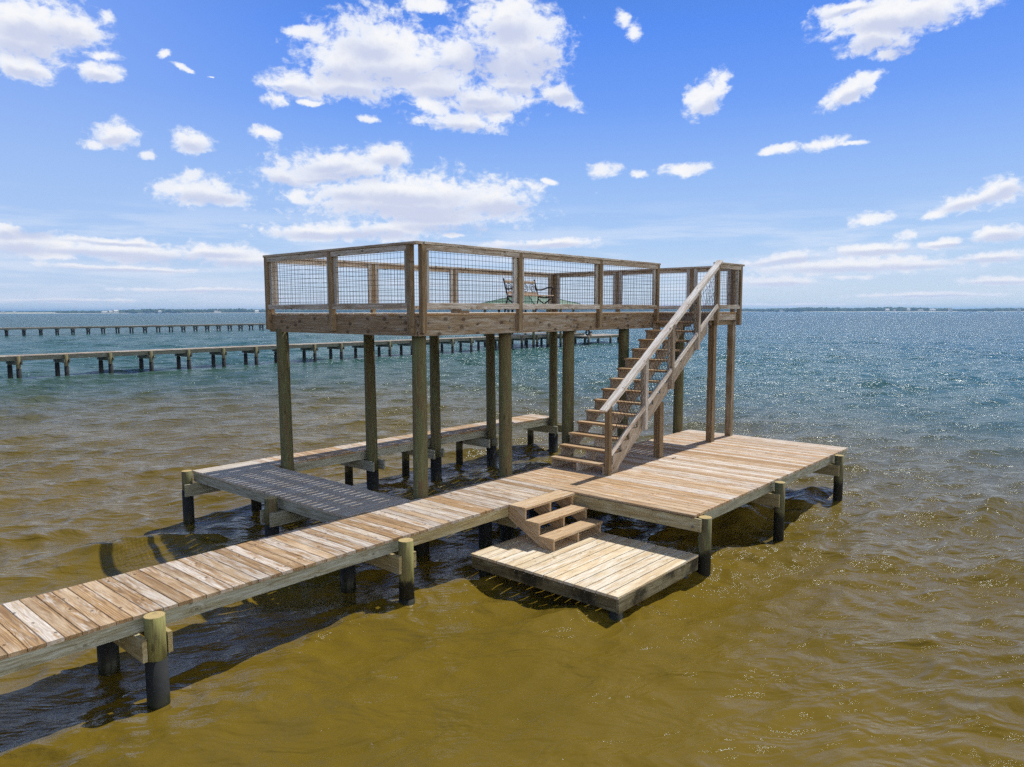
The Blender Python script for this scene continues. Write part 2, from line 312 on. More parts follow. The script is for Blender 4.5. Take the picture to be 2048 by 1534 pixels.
def wood(name, pale, mid, dark, weather=(0.55, 0.5, 0.45), wamt=0.5, spread=0.6, knots=1.0, rough=0.75, ring=1.0, stain=None, val=0.25, ks=1.0):
    """sawn softwood: growth rings, fibre, knots; each board has its own tone; bleached grey where weathered"""
    m, T = newmat(name)
    gc = T.n('ShaderNodeAttribute', attribute_name='gc').outputs['Vector']
    rnd = T.n('ShaderNodeAttribute', attribute_name='rnd').outputs['Fac']
    s = T.n('ShaderNodeSeparateXYZ', ins={0: gc})
    l, w_, t = s.outputs
    r2 = T.m('FRACT', T.m('MULTIPLY', rnd, 17.31)); r3 = T.m('FRACT', T.m('MULTIPLY', rnd, 53.7)); r4 = T.m('FRACT', T.m('MULTIPLY', rnd, 131.3))
    # knots: one cell about every 0.45 m of length
    kv = T.n('ShaderNodeTexVoronoi'); kv.feature = 'F1'
    kp = T.vm('MULTIPLY', gc, (2.1, 8.5, 3.0)).outputs[0]
    T.nt.links.new(kp, kv.inputs['Vector']); kv.inputs['Scale'].default_value = 1.0; kv.inputs['Randomness'].default_value = 1.0
    kd = kv.outputs['Distance']
    pick = T.n('ShaderNodeSeparateColor', ins={0: kv.outputs['Color']}).outputs[0]
    ksel = T.m('GREATER_THAN', pick, 0.62 - 0.15 * (ks - 1))
    # anisotropic cell: true round distance
    kc = T.vm('SUBTRACT', kp, kv.outputs['Position']).outputs[0]
    kr = T.vm('LENGTH', T.vm('MULTIPLY', kc, (0.30, 0.118, 0.0)).outputs[0]).outputs['Value']
    kin = T.m('MULTIPLY', T.m('MULTIPLY', T.mr(kr, 0.007 * ks, 0.019 * ks, 1.0, 0.0, True), ksel), knots)
    knear = T.m('MULTIPLY', T.m('MULTIPLY', T.mr(kr, 0.01 * ks, 0.075 * ks, 1.0, 0.0, True), ksel), knots)
    lf = T.noise(T.vm('MULTIPLY', gc, (1.3, 9.0, 9.0)).outputs[0], 1.0, 2, 0.5)
    yy = T.m('ADD', w_, T.m('MULTIPLY', T.m('SUBTRACT', r2, 0.5), 0.16))
    zz = T.m('ADD', t, T.m('ADD', 0.015, T.m('MULTIPLY', r3, 0.09)))
    rad = T.m('SQRT', T.m('ADD', T.m('MULTIPLY', yy, yy), T.m('MULTIPLY', zz, zz)))
    rad = T.m('ADD', rad, T.m('MULTIPLY', T.m('SUBTRACT', lf.outputs[0], 0.5), 0.075))
    rad = T.m('ADD', rad, T.m('MULTIPLY', knear, 0.022))
    rings = T.m('SINE', T.m('MULTIPLY', rad, 400.0 * ring))
    rings = T.mr(rings, -0.6, 1.0, 0.0, 1.0, True)
    fib = T.noise(T.vm('MULTIPLY', gc, (5.0, 230.0, 230.0)).outputs[0], 1.0, 3, 0.6).outputs[0]
    blot = T.noise(T.vm('MULTIPLY', gc, (1.1, 7.0, 7.0)).outputs[0], 1.3, 4, 0.6).outputs[0]
    strk = T.mr(T.noise(T.vm('MULTIPLY', gc, (0.9, 34.0, 34.0)).outputs[0], 1.0, 3, 0.6).outputs[0], 0.42, 0.68, 0.0, 1.0, True)
    col = T.mix(T.m('MAXIMUM', T.m('MULTIPLY', rings, 0.72), T.m('MULTIPLY', strk, 0.75)), mid, dark)
    tone = T.m('ADD', T.m('MULTIPLY', T.m('SUBTRACT', r4, 0.5), spread * 1.2), T.m('MULTIPLY', T.m('SUBTRACT', blot, 0.5), 2.0))
    col = T.mix(T.mr(tone, -0.1, 0.7, 0.0, 0.85, True), col, pale)
    wf = T.m('ADD', T.m('MULTIPLY', T.m('SUBTRACT', r3, 0.5), spread * 1.35), T.m('MULTIPLY', T.m('SUBTRACT', T.noise(T.vm('MULTIPLY', gc, (1.6, 12.0, 12.0)).outputs[0], 1.9, 5, 0.65).outputs[0], 0.5), 2.7))
    wf = T.mr(wf, 0.35 - wamt, 1.0 - wamt, 0.0, 0.9, True)
    wf = T.m('MULTIPLY', wf, T.m('SUBTRACT', 1.0, T.m('MULTIPLY', T.m('MAXIMUM', rings, strk), 0.45)))
    col = T.mix(wf, col, weather)
    fm = T.mr(fib, 0.30, 0.62, 0.66, 1.08)
    col = T.mix(1.0, col, T.xyz(fm, fm, fm), 'MULTIPLY')
    pm = T.mr(r2, 0.0, 1.0, 1.0 - val, 1.0 + val * 0.6)
    col = T.mix(1.0, col, T.xyz(pm, pm, pm), 'MULTIPLY')
    col = T.mix(T.m('MULTIPLY', kin, 0.8), col, tuple(c * 0.35 for c in dark))
    if stain is not None:
        sn = T.noise(T.n('ShaderNodeNewGeometry').outputs['Position'], 2.3, 5, 0.6).outputs[0]
        col = T.mix(T.mr(sn, stain[1], stain[1] + 0.16, 0.0, stain[2], True), col, stain[0])
    h = T.m('ADD', T.m('MULTIPLY', fib, 0.6), T.m('MULTIPLY', rings, -0.35))
    finish(T, col, rough, h, 0.45, 0.0025, 0.25)
    return m
M = {}
M['deck'] = wood('weathered_deck_wood', (0.57, 0.45, 0.31), (0.44, 0.285, 0.14), (0.17, 0.092, 0.04), (0.64, 0.60, 0.545), 0.53, 0.6, val=0.18)
M['deck_pale'] = wood('bleached_deck_wood', (0.61, 0.49, 0.35), (0.52, 0.335, 0.165), (0.27, 0.155, 0.07), (0.67, 0.63, 0.575), 0.56, 0.65, val=0.15)
M['deck_grey'] = wood('silvered_deck_wood', (0.58, 0.53, 0.45), (0.50, 0.43, 0.34), (0.36, 0.29, 0.21), (0.62, 0.60, 0.56), 0.60, 0.25, val=0.08)
M['swim'] = wood('pale_pine_wood', (0.80, 0.72, 0.54), (0.70, 0.57, 0.37), (0.50, 0.34, 0.18), (0.80, 0.75, 0.64), 0.60, 0.3, 0.8, val=0.10)
M['fascia'] = wood('greenish_treated_wood', (0.44, 0.45, 0.35), (0.36, 0.35, 0.24), (0.22, 0.20, 0.13), (0.50, 0.54, 0.50), 0.56, 0.4, 0.8, val=0.15)
M['fascia_warm'] = wood('yellowish_treated_wood', (0.52, 0.48, 0.30), (0.44, 0.37, 0.19), (0.27, 0.20, 0.09), (0.54, 0.53, 0.40), 0.4, 0.3, 0.8, val=0.12)
M['beam'] = wood('warm_treated_beam', (0.43, 0.355, 0.265), (0.345, 0.26, 0.165), (0.20, 0.135, 0.075), (0.46, 0.43, 0.375), 0.50, 0.25, 1.0, val=0.08, ring=0.35, ks=2.3)
M['post'] = wood('brown_treated_post', (0.38, 0.30, 0.195), (0.29, 0.205, 0.11), (0.155, 0.10, 0.05), (0.40, 0.365, 0.30), 0.42, 0.35, 0.7, val=0.12, ring=0.7)
M['rail'] = wood('grey_weathered_rail', (0.62, 0.56, 0.48), (0.47, 0.39, 0.29), (0.22, 0.155, 0.10), (0.66, 0.64, 0.61), 0.62, 0.4, 1.0, val=0.12, ring=0.7, ks=1.3)
M['rail_white'] = wood('bleached_handrail', (0.90, 0.86, 0.80), (0.78, 0.70, 0.60), (0.34, 0.24, 0.16), (0.92, 0.90, 0.87), 0.72, 0.3, 1.0, val=0.04, ring=0.6)
M['frame'] = wood('silver_grey_frame_wood', (0.55, 0.54, 0.51), (0.45, 0.42, 0.37), (0.26, 0.22, 0.18), (0.60, 0.61, 0.61), 0.7, 0.3, 0.8, val=0.08, ring=0.6)
M['tread'] = wood('tan_stair_tread', (0.60, 0.46, 0.29), (0.50, 0.335, 0.175), (0.30, 0.17, 0.075), (0.62, 0.54, 0.43), 0.35, 0.3, 0.6, val=0.1, ring=0.6)
M['step'] = wood('fresh_step_wood', (0.68, 0.54, 0.37), (0.58, 0.42, 0.25), (0.38, 0.24, 0.12), (0.66, 0.59, 0.48), 0.35, 0.25, 0.6, val=0.06, ring=0.5)
M['stained'] = wood('waterline_stained_wood', (0.30, 0.28, 0.17), (0.22, 0.18, 0.09), (0.11, 0.08, 0.04), (0.34, 0.33, 0.23), 0.45, 0.4, 0.4, 0.6, stain=((0.020, 0.017, 0.011), 0.47, 0.88))
M['far_wood'] = wood('far_dock_wood', (0.48, 0.43, 0.37), (0.36, 0.29, 0.22), (0.22, 0.16, 0.10), (0.52, 0.50, 0.46), 0.55, 0.5, 0.0)
M['far_fascia'] = wood('far_dock_fascia', (0.22, 0.25, 0.22), (0.18, 0.19, 0.15), (0.11, 0.11, 0.08), (0.27, 0.30, 0.29), 0.45, 0.4, 0.0)

def pile_mat(name, green, brown, dark, end=False):
    m, T = newmat(name)
    gc = T.n('ShaderNodeAttribute', attribute_name='gc').outputs['Vector']
    rnd = T.n('ShaderNodeAttribute', attribute_name='rnd').outputs['Fac']
    s = T.n('ShaderNodeSeparateXYZ', ins={0: gc})
    l, a, b = s.outputs
    if end:
        rad = T.m('SQRT', T.m('ADD', T.m('MULTIPLY', a, a), T.m('MULTIPLY', b, b)))
        nz = T.noise(gc, 14.0, 4, 0.6).outputs[0]
        rg = T.mr(T.m('SINE', T.m('ADD', T.m('MULTIPLY', rad, 420.0), T.m('MULTIPLY', nz, 5.0))), -1, 1)
        col = T.mix(rg, green, brown)
        col = T.mix(T.mr(nz, 0.5, 0.7, 0, 0.6), col, dark)
        finish(T, col, 0.85, rg, 0.4, 0.004, 0.2)
        return m
    st = T.noise(T.vm('MULTIPLY', gc, (0.9, 9.0, 9.0)).outputs[0], 1.4, 5, 0.62, 0.5).outputs[0]
    bl = T.noise(T.vm('MULTIPLY', gc, (1.6, 5.0, 5.0)).outputs[0], 1.1, 4, 0.6).outputs[0]
    # long arched figure of a peeled trunk
    u = T.m('ADD', T.m('MULTIPLY', a, a), T.m('MULTIPLY', l, 0.011))
    fig = T.m('SINE', T.m('ADD', T.m('MULTIPLY', u, 900.0), T.m('MULTIPLY', bl, 14.0)))
    fib = T.noise(T.vm('MULTIPLY', gc, (3.5, 120.0, 120.0)).outputs[0], 1.0, 3, 0.6).outputs[0]
    col = T.mix(T.mr(st, 0.36, 0.62, 0, 1, True), green, brown)
    col = T.mix(T.mr(fig, 0.2, 1.0, 0.0, 0.35), col, tuple(c * 1.5 for c in green))
    col = T.mix(T.mr(fib, 0.32, 0.58, 0.55, 0.0), col, dark)
    kv = T.n('ShaderNodeTexVoronoi'); T.nt.links.new(T.vm('MULTIPLY', gc, (2.2, 6.5, 6.5)).outputs[0], kv.inputs['Vector']); kv.inputs['Scale'].default_value = 1.0
    col = T.mix(T.mr(kv.outputs['Distance'], 0.06, 0.14, 0.8, 0.0), col, dark)
    gp = T.n('ShaderNodeNewGeometry').outputs['Position']
    zc = T.n('ShaderNodeSeparateXYZ', ins={0: gp}).outputs[2]
    tide = T.m('ADD', zc, T.m('MULTIPLY', T.m('SUBTRACT', T.noise(gp, 7.0, 5, 0.65).outputs[0], 0.5), 0.35))
    col = T.mix(T.mr(tide, -0.60, -0.46, 1.0, 0.0, True), col, (0.018, 0.017, 0.010))
    # checks: long thin drying cracks
    ck = T.noise(T.vm('MULTIPLY', gc, (0.8, 55.0, 55.0)).outputs[0], 1.0, 2, 0.5).outputs[0]
    col = T.mix(T.mr(T.m('ABSOLUTE', T.m('SUBTRACT', ck, 0.5)), 0.0, 0.012, 0.75, 0.0), col, dark)
    finish(T, col, 0.8, T.m('ADD', fib, T.m('MULTIPLY', fig, 0.1)), 0.5, 0.004, 0.25)
    return m
M['pile'] = pile_mat('green_treated_pile', (0.135, 0.155, 0.072), (0.155, 0.115, 0.06), (0.05, 0.042, 0.022))
M['pile_yellow'] = pile_mat('yellow_green_pile', (0.25, 0.25, 0.085), (0.20, 0.17, 0.07), (0.08, 0.07, 0.03))
M['pile_end'] = pile_mat('pile_end_grain', (0.52, 0.42, 0.20), (0.36, 0.25, 0.10), (0.18, 0.14, 0.07), True)
m, T = newmat('black_pile_wrap')
gp = T.n('ShaderNodeNewGeometry').outputs['Position']
nz = T.noise(gp, 9.0, 5, 0.6).outputs[0]
zc = T.n('ShaderNodeSeparateXYZ', ins={0: gp}).outputs[2]
wet = T.m('ADD', zc, T.m('MULTIPLY', nz, 0.18))
col = T.mix(T.mr(wet, WATER + 0.10, WATER + 0.26), (0.020, 0.022, 0.010), T.mix(nz, (0.012, 0.013, 0.014), (0.030, 0.032, 0.034)))
finish(T, col, T.mr(wet, WATER + 0.10, WATER + 0.26, 0.3, 0.75), nz, 0.3, 0.01, 0.2)
M['wrap'] = m
m, T = newmat('galvanised_steel'); finish(T, (0.13, 0.14, 0.16), 0.5, metal=0.7); M['steel'] = m
m, T = newmat('galvanised_wire'); finish(T, (0.035, 0.035, 0.036), 0.7, spec=0.1); M['wire'] = m
m, T = newmat('black_cast_iron')
nz = T.noise(T.n('ShaderNodeNewGeometry').outputs['Position'], 30.0, 3).outputs[0]
finish(T, T.mix(T.mr(nz, 0.5, 0.7), (0.012, 0.012, 0.013), (0.07, 0.028, 0.014)), 0.55); M['iron'] = m
m, T = newmat('orange_hardwood_slat')
nz = T.noise(T.vm('MULTIPLY', T.n('ShaderNodeNewGeometry').outputs['Position'], (3, 40, 40)).outputs[0], 1.0, 3).outputs[0]
finish(T, T.mix(nz, (0.42, 0.29, 0.19), (0.58, 0.48, 0.38)), 0.6); M['slat'] = m
m, T = newmat('green_metal_roof')
pz = T.n('ShaderNodeNewGeometry').outputs['Position']
nz = T.noise(pz, 1.6, 4, 0.6).outputs[0]
finish(T, T.mix(nz, (0.10, 0.19, 0.13), (0.17, 0.25, 0.15)), 0.5, spec=0.4); M['roof'] = m
m, T = newmat('heap_dark_mat'); finish(T, (0.018, 0.018, 0.02), 0.7); M['heap_dark'] = m
m, T = newmat('heap_tan_mat'); finish(T, (0.55, 0.45, 0.34), 0.85); M['heap_tan'] = m
m, T = newmat('dry_leaf'); finish(T, (0.09, 0.05, 0.025), 0.9); M['leaf'] = m
m, T = newmat('far_white_wall'); finish(T, (0.78, 0.76, 0.72), 0.8); M['wall'] = m
m, T = newmat('far_grey_roof'); finish(T, (0.22, 0.21, 0.20), 0.8); M['groof'] = m
m, T = newmat('window_glass_dark'); finish(T, (0.03, 0.04, 0.05), 0.1, spec=0.5); M['glass'] = m
m, T = newmat('pale_sand')
nz = T.noise(T.n('ShaderNodeNewGeometry').outputs['Position'], 0.02, 4).outputs[0]
finish(T, T.mix(nz, (0.55, 0.50, 0.40), (0.30, 0.30, 0.18)), 0.9); M['sand'] = m
m, T = newmat('woodland_foliage')
nz = T.noise(T.n('ShaderNodeNewGeometry').outputs['Position'], 0.08, 5, 0.65).outputs[0]
finish(T, T.mix(T.mr(nz, 0.35, 0.65), (0.020, 0.042, 0.016), (0.065, 0.105, 0.035)), 0.9); M['foliage'] = m

# water: murky body colour under a clear reflecting surface
m, T = newmat('murky_bay_water')
geo = T.n('ShaderNodeNewGeometry'); pos = geo.outputs['Position']
d0 = T.vm('LENGTH', T.vm('SUBTRACT', pos, (-9.0, -7.0, WATER)).outputs[0]).outputs['Value']
cl = T.noise(pos, 0.22, 4, 0.55).outputs[0]
body = T.mix(T.mr(cl, 0.3, 0.7), (0.118, 0.083, 0.010), (0.150, 0.102, 0.012))
# body turns greener, then teal to blue, with distance and towards the right
rt = T.m('MAXIMUM', T.vm('DOT_PRODUCT', T.vm('SUBTRACT', pos, (-9.0, -7.0, WATER)).outputs[0], (0.658, -0.753, 0.0)).outputs['Value'], -6.0)
far = T.mr(T.m('ADD', d0, T.m('MULTIPLY', rt, 0.7)), 10.0, 70.0, 0.0, 1.0, True)
body = T.mix(T.mr(far, 0.0, 0.45), body, (0.058, 0.084, 0.056))
body = T.mix(T.mr(far, 0.25, 1.0), body, T.mix(T.mr(rt, -5.0, 60.0, 0, 1, True), (0.026, 0.090, 0.074), (0.012, 0.090, 0.125)))
rp = T.n('ShaderNodeMapping'); T.nt.links.new(pos, rp.inputs[0]); rp.inputs['Rotation'].default_value = (0, 0, -0.95)
def wn(scale, sx, sy, det, rough=0.55, dist=0.0):
    return T.noise(T.vm('MULTIPLY', rp.outputs[0], (sx, sy, 1.0)).outputs[0], scale, det, rough, dist).outputs[0]
h1 = wn(1.0, 8.5, 3.8, 5, 0.62, 0.6)          # small ripples
h2 = wn(1.0, 2.1, 0.95, 3, 0.6, 0.6)          # chop
h3 = wn(1.0, 0.55, 0.22, 3, 0.55, 0.3)        # long waves, for the distance
lee = T.mr(T.vm('LENGTH', T.vm('MULTIPLY', T.vm('SUBTRACT', pos, (-4.5, -4.5, WATER)).outputs[0], (0.18, 0.25, 0)).outputs[0]).outputs['Value'], 0.2, 1.2, 0.55, 1.0, True)
f1 = T.m('MULTIPLY', T.m('MULTIPLY', T.mr(d0, 5.0, 25.0, 0.016, 0.034), T.mr(d0, 45.0, 130.0, 1.0, 0.15)), lee)
h0 = wn(1.0, 42.0, 24.0, 3, 0.6, 0.4)         # sparkle-sized ripples
b0 = T.n('ShaderNodeBump', ins={'Height': h0, 'Strength': 1.0, 'Distance': T.m('MULTIPLY', T.mr(d0, 6.0, 20.0, 0.0036, 0.0), lee)})
b1 = T.n('ShaderNodeBump', ins={'Height': h1, 'Strength': 1.0, 'Distance': f1, 'Normal': b0.outputs[0]})
f2 = T.mr(d0, 10.0, 60.0, 0.10, 0.50)
b2 = T.n('ShaderNodeBump', ins={'Height': h2, 'Strength': 1.0, 'Distance': f2, 'Normal': b1.outputs[0]})
f3 = T.mr(d0, 30.0, 160.0, 0.0, 2.4)
b3 = T.n('ShaderNodeBump', ins={'Height': h3, 'Strength': 1.0, 'Distance': f3, 'Normal': b2.outputs[0]})
h4 = wn(1.0, 0.13, 0.045, 4, 0.6, 0.2)
b4 = T.n('ShaderNodeBump', ins={'Height': h4, 'Strength': 1.0, 'Distance': T.mr(d0, 60.0, 300.0, 0.0, 7.0), 'Normal': b3.outputs[0]})
b3 = b4
b = T.n('ShaderNodeBsdfPrincipled', ins={'Base Color': body, 'Roughness': T.mr(d0, 8.0, 45.0, 0.03, 0.22), 'IOR': 1.333, 'Specular IOR Level': 0.38, 'Specular Tint': (0.55, 0.80, 1.0, 1.0), 'Normal': b3.outputs[0]})
T.n('ShaderNodeOutputMaterial', ins={0: b.outputs[0]})
M['water'] = m

# ---------------------------------------------------------------- water: one sheet to the horizon, real waves near the docks
def make_water():
    rng = np.random.default_rng(5)
    cx, cy = -9.35, -7.145
    fine = np.radians(np.linspace(-46, 46, 900)) + 0.7189
    coarse = np.linspace(0.7189 + math.radians(46), 0.7189 + 2 * PI - math.radians(46), 90)[1:-1]
    ang = np.concatenate([fine, coarse])
    r = [0.0]; x = 2.0
    while x < 26000:
        r.append(x); x += max(0.036, x * 0.0046) if x < 160 else x * 0.05
    r = np.array(r[1:])
    A, Rr = np.meshgrid(ang, r)
    X = cx + Rr * np.cos(A); Y = cy + Rr * np.sin(A)
    Z = np.zeros_like(X); DX = np.zeros_like(X); DY = np.zeros_like(X)
    cell = np.maximum(Rr * (math.radians(92) / 900), np.maximum(0.036, Rr * 0.0046))
    cell = np.where((A > 0.7189 + math.radians(47)) & (A < 0.7189 + 2 * PI - math.radians(47)), np.maximum(cell, Rr * 0.05), cell)
    for i in range(90):
        lam = 0.16 * (22.0) ** rng.random()
        th = 0.95 + rng.normal(0, 0.50) + (0.35 if lam > 1.5 else 0)
        k = 2 * PI / lam
        amp = 0.0066 * lam ** 0.95 * rng.uniform(0.5, 1.5) * (1.35 if 0.35 < lam < 1.4 else 1.0)
        ph = rng.uniform(0, 2 * PI)
        fade = np.clip((lam / cell - 3.0) / 4.0, 0, 1)
        arg = k * (X * math.cos(th) + Y * math.sin(th)) + ph
        c, s = np.cos(arg), np.sin(arg)
        Z += fade * amp * c
        DX -= fade * amp * math.cos(th) * s * 0.9; DY -= fade * amp * math.sin(th) * s * 0.9
    # calmer water in the lee on the near left
    lee = 1 - 0.62 * np.exp(-(((X + 4.5) / 5.5) ** 2 + ((Y + 4.5) / 4.0) ** 2))
    Z *= lee; DX *= lee; DY *= lee
    gust = 0.85 + 0.3 * np.sin(X * 0.21 + 1.0) * np.sin(Y * 0.17 + 2.0)
    Z = Z * gust
    # ripples spreading from the piles
    for px_, py_ in ((-6.50, -0.13), (-3.39, -0.13), (-6.50, 1.09), (-3.39, 1.09), (0.16, -2.46), (2.80, -2.51), (5.86, -2.51), (-3.36, 5.9), (-3.37, 3.07),
                     (-0.95, 0.78), (-0.42, 0.78), (-1.74, 1.41), (0.25, 1.41), (0.13, 5.05), (1.95, 5.05), (3.79, 5.05), (-1.93, -2.33)):
        rr = np.hypot(X - px_, Y - py_)
        Z += 0.011 * np.cos(2 * PI * rr / 0.21 + px_) * np.exp(-rr / 0.42) * (rr < 2.5) * np.clip((0.21 / cell - 2.5) / 2, 0, 1)
    X = X + DX; Y = Y + DY; Z = WATER + Z
    nr, na = X.shape
    co = np.stack([X, Y, Z], -1).reshape(-1, 3)
    co = np.vstack([co, [[cx, cy, WATER]]])
    i = np.arange(nr - 1)[:, None] * na; j = np.arange(na)[None, :]; j2 = (j + 1) % na
    q = np.stack([i + j, i + na + j, i + na + j2, i + j2], -1).reshape(-1, 4)
    tri = np.stack([np.arange(na), (np.arange(na) + 1) % na, np.full(na, nr * na)], -1)
    me = bpy.data.meshes.new('water')
    nq, nt_ = len(q), len(tri)
    me.vertices.add(len(co)); me.vertices.foreach_set('co', co.astype(np.float32).ravel())
    me.loops.add(nq * 4 + nt_ * 3); me.loops.foreach_set('vertex_index', np.concatenate([q.ravel(), tri.ravel()]).astype(np.int32))
    me.polygons.add(nq + nt_)
    me.polygons.foreach_set('loop_start', np.concatenate([np.arange(nq) * 4, nq * 4 + np.arange(nt_) * 3]).astype(np.int32))
    me.polygons.foreach_set('use_smooth', np.ones(nq + nt_, dtype=bool))
    me.update(calc_edges=True); me.validate()
    me.materials.append(M['water'])
    o = link(bpy.data.objects.new('water', me)); o['kind'] = 'structure'
make_water()

# ---------------------------------------------------------------- piles
def pile(parent, x, y, top, r=0.1, wrap_top=-0.45, mat='pile', lean=(0, 0), label=None, n=22, wrap=True):
    mb = MB(); zb = -2.6; r = r * 0.84
    z0 = (wrap_top - 0.05) if wrap else zb
    k = (top - zb)
    bx_, by_ = x + lean[0] * (zb - top), y + lean[1] * (zb - top)
    def at(z): t = (z - zb) / k; return (bx_ + (x - bx_) * t, by_ + (y - by_) * t, z)
    H = top - z0
    mb.tube(at(z0), at(top), r * (1 + 0.03 * H), r, n=n, rings=max(2, int(H * 3)), wob=0.012)
    o = mb.build('pile', [M[mat], M['pile_end']], parent, smooth=True)
    if label: o['label'] = label
    if wrap:
        wb = MB(); wb.tube(at(zb), at(wrap_top), r * (1 + 0.03 * H) + 0.010, r * (1 + 0.03 * H) + 0.007, n=n, rings=3, capmi=0)
        wb.build('pile_wrap', M['wrap'], o, smooth=True)
    return o
def single(name, parent, mat, *a, **k):
    mb = MB(); mb.bx(*a, **k); return mb.build(name, M[mat], parent)
def planks(mb, x0, x1, y0, y1, ztop, along, pitch=0.1445, gap=0.006, th=0.036, jit=0.006, ch=0.004, rndf=None):
    """boards laid side by side; along = direction of each board's length"""
    a0, a1 = (x0, x1) if along == 'y' else (y0, y1)
    n = round((a1 - a0) / pitch); p = (a1 - a0) / n
    for i in range(n):
        s0 = a0 + i * p + gap / 2; s1 = a0 + (i + 1) * p - gap / 2
        dz = random.uniform(-0.0012, 0.0012); e0 = random.uniform(-jit, jit); e1 = random.uniform(-jit, jit)
        r = rndf(i) if rndf else None
        if along == 'y': mb.bx(s0, s1, y0 + e0, y1 + e1, ztop - th + dz, ztop + dz, 'y', ch, r)
        else: mb.bx(x0 + e0, x1 + e1, s0, s1, ztop - th + dz, ztop + dz, 'x', ch, r)

# ---------------------------------------------------------------- long boardwalk
WD = 1.294
bw = thing('boardwalk', 'long narrow wooden boardwalk of brown and bleached grey planks running in from the left edge', 'boardwalk', (-7, 0.6, 0))
def off(o, root):      # parts keep world coordinates under an Empty that stands away from the origin
    o.matrix_parent_inverse = Matrix.Translation(-Vector(root.location)); return o
class Root:
    pass
def rel(root):
    for c in root.children:
        off(c, root)
mb = MB(); planks(mb, -14.45, 0.0, 0.0, WD, 0.0, 'y'); mb.build('deck_planks', M['deck'], bw)
for x0, x1 in ((-14.4, -9.6), (-9.6, -6.48), (-6.48, -3.38), (-3.38, -0.05)):
    single('fascia_board', bw, 'fascia' if x0 < -4 else 'fascia_warm', x0, x1 - 0.003, 0.018, 0.056, -0.182, -0.0385, 'x')
single('fascia_board', bw, 'fascia', -14.4, -3.24, WD - 0.056, WD - 0.018, -0.182, -0.0385, 'x')
single('fascia_board', bw, 'fascia', -2.06, -0.03, WD - 0.056, WD - 0.018, -0.182, -0.0385, 'x')
single('joist', bw, 'fascia', -14.4, -0.05, WD / 2 - 0.02, WD / 2 + 0.02, -0.182, -0.0385, 'x')
pile(bw, -6.50, -0.125, 0.005, 0.112, -0.42, 'pile_yellow', label='bright yellow green pile with a wide black sleeve')
pile(bw, -3.39, -0.14, -0.005, 0.112, -0.76, 'pile_yellow')
pile(bw, -9.60, -0.14, 0.0, 0.118, -0.5, 'pile_yellow')
for x in (-9.60, -6.50, -3.39):
    pile(bw, x, WD - 0.20, -0.185, 0.115, -0.40)
for x in (-0.95, -0.42): pile(bw, x, 0.78, -0.20, 0.12, -0.35)
for x in (-9.6, -6.50, -3.39):
    for sx in (-1, 1):
        mb = MB(); xx = x + sx * 0.12
        mb.bx(xx - 0.022, xx + 0.022, -0.17, WD + 0.03, -0.40 + 0.01 * sx, -0.184, 'y'); mb.build('cross_beam', M['fascia_warm'], bw)
mb = MB(); mb.bx(-1.10, -1.06, 0.0, WD, -0.40, -0.184, 'y'); mb.build('cross_beam', M['fascia_warm'], bw)
rel(bw)

# ---------------------------------------------------------------- lower platform (sun deck)
PL = 6.84; PY = -2.382
lp_ = thing('lower_platform', 'wide low platform of pale and orange planks under the staircase at the boardwalk end', 'platform', (3.4, -0.5, 0))
mb = MB(); planks(mb, 0.004, PL, PY, WD, 0.0, 'y'); mb.build('deck_planks', M['deck_pale'], lp_)
single('fascia_board', lp_, 'fascia_warm', -0.012, 0.026, PY - 0.10, -0.02, -0.225, -0.0385, 'y')
single('fascia_board', lp_, 'fascia', 0.32, 2.735, PY + 0.012, PY + 0.05, -0.185, -0.0385, 'x')
single('fascia_board', lp_, 'fascia', 2.74, PL - 0.02, PY + 0.012, PY + 0.05, -0.185, -0.0385, 'x')
single('fascia_board', lp_, 'fascia', PL - 0.06, PL - 0.022, PY + 0.06, WD - 0.06, -0.185, -0.0385, 'y')
single('fascia_board', lp_, 'fascia', 0.03, PL - 0.02, WD - 0.056, WD - 0.018, -0.185, -0.0385, 'x')
for yy in (-1.7, -1.1, -0.5, 0.1, 0.7): single('joist', lp_, 'fascia', 0.03, PL - 0.07, yy - 0.02, yy + 0.02, -0.185, -0.0385, 'x')
pile(lp_, 0.16, PY - 0.085, -0.042, 0.110, -0.66, wrap=False)
pile(lp_, 2.80, PY - 0.13, 0.0, 0.100, -0.60, wrap=False, label='round pile standing at the middle of the open side')
pile(lp_, 5.86, PY - 0.13, 0.0, 0.102, -0.45, wrap=False)
for x in (0.4, 2.80, 5.86):
    pile(lp_, x, 0.85, -0.19, 0.115, -0.5)
for x in (2.80, 5.86):
    for sx in (-1, 1):
        mb = MB(); xx = x + sx * 0.112
        mb.bx(xx - 0.022, xx + 0.022, PY - 0.17, 1.15, -0.40, -0.188, 'y'); mb.build('cross_beam', M['fascia_warm'], lp_)
mb = MB(); mb.tube((-0.014, PY + 0.02, -0.165), (-0.026, PY + 0.02, -0.165), 0.016, n=10, capmi=0); mb.build('bolt', M['steel'], lp_)
rel(lp_)

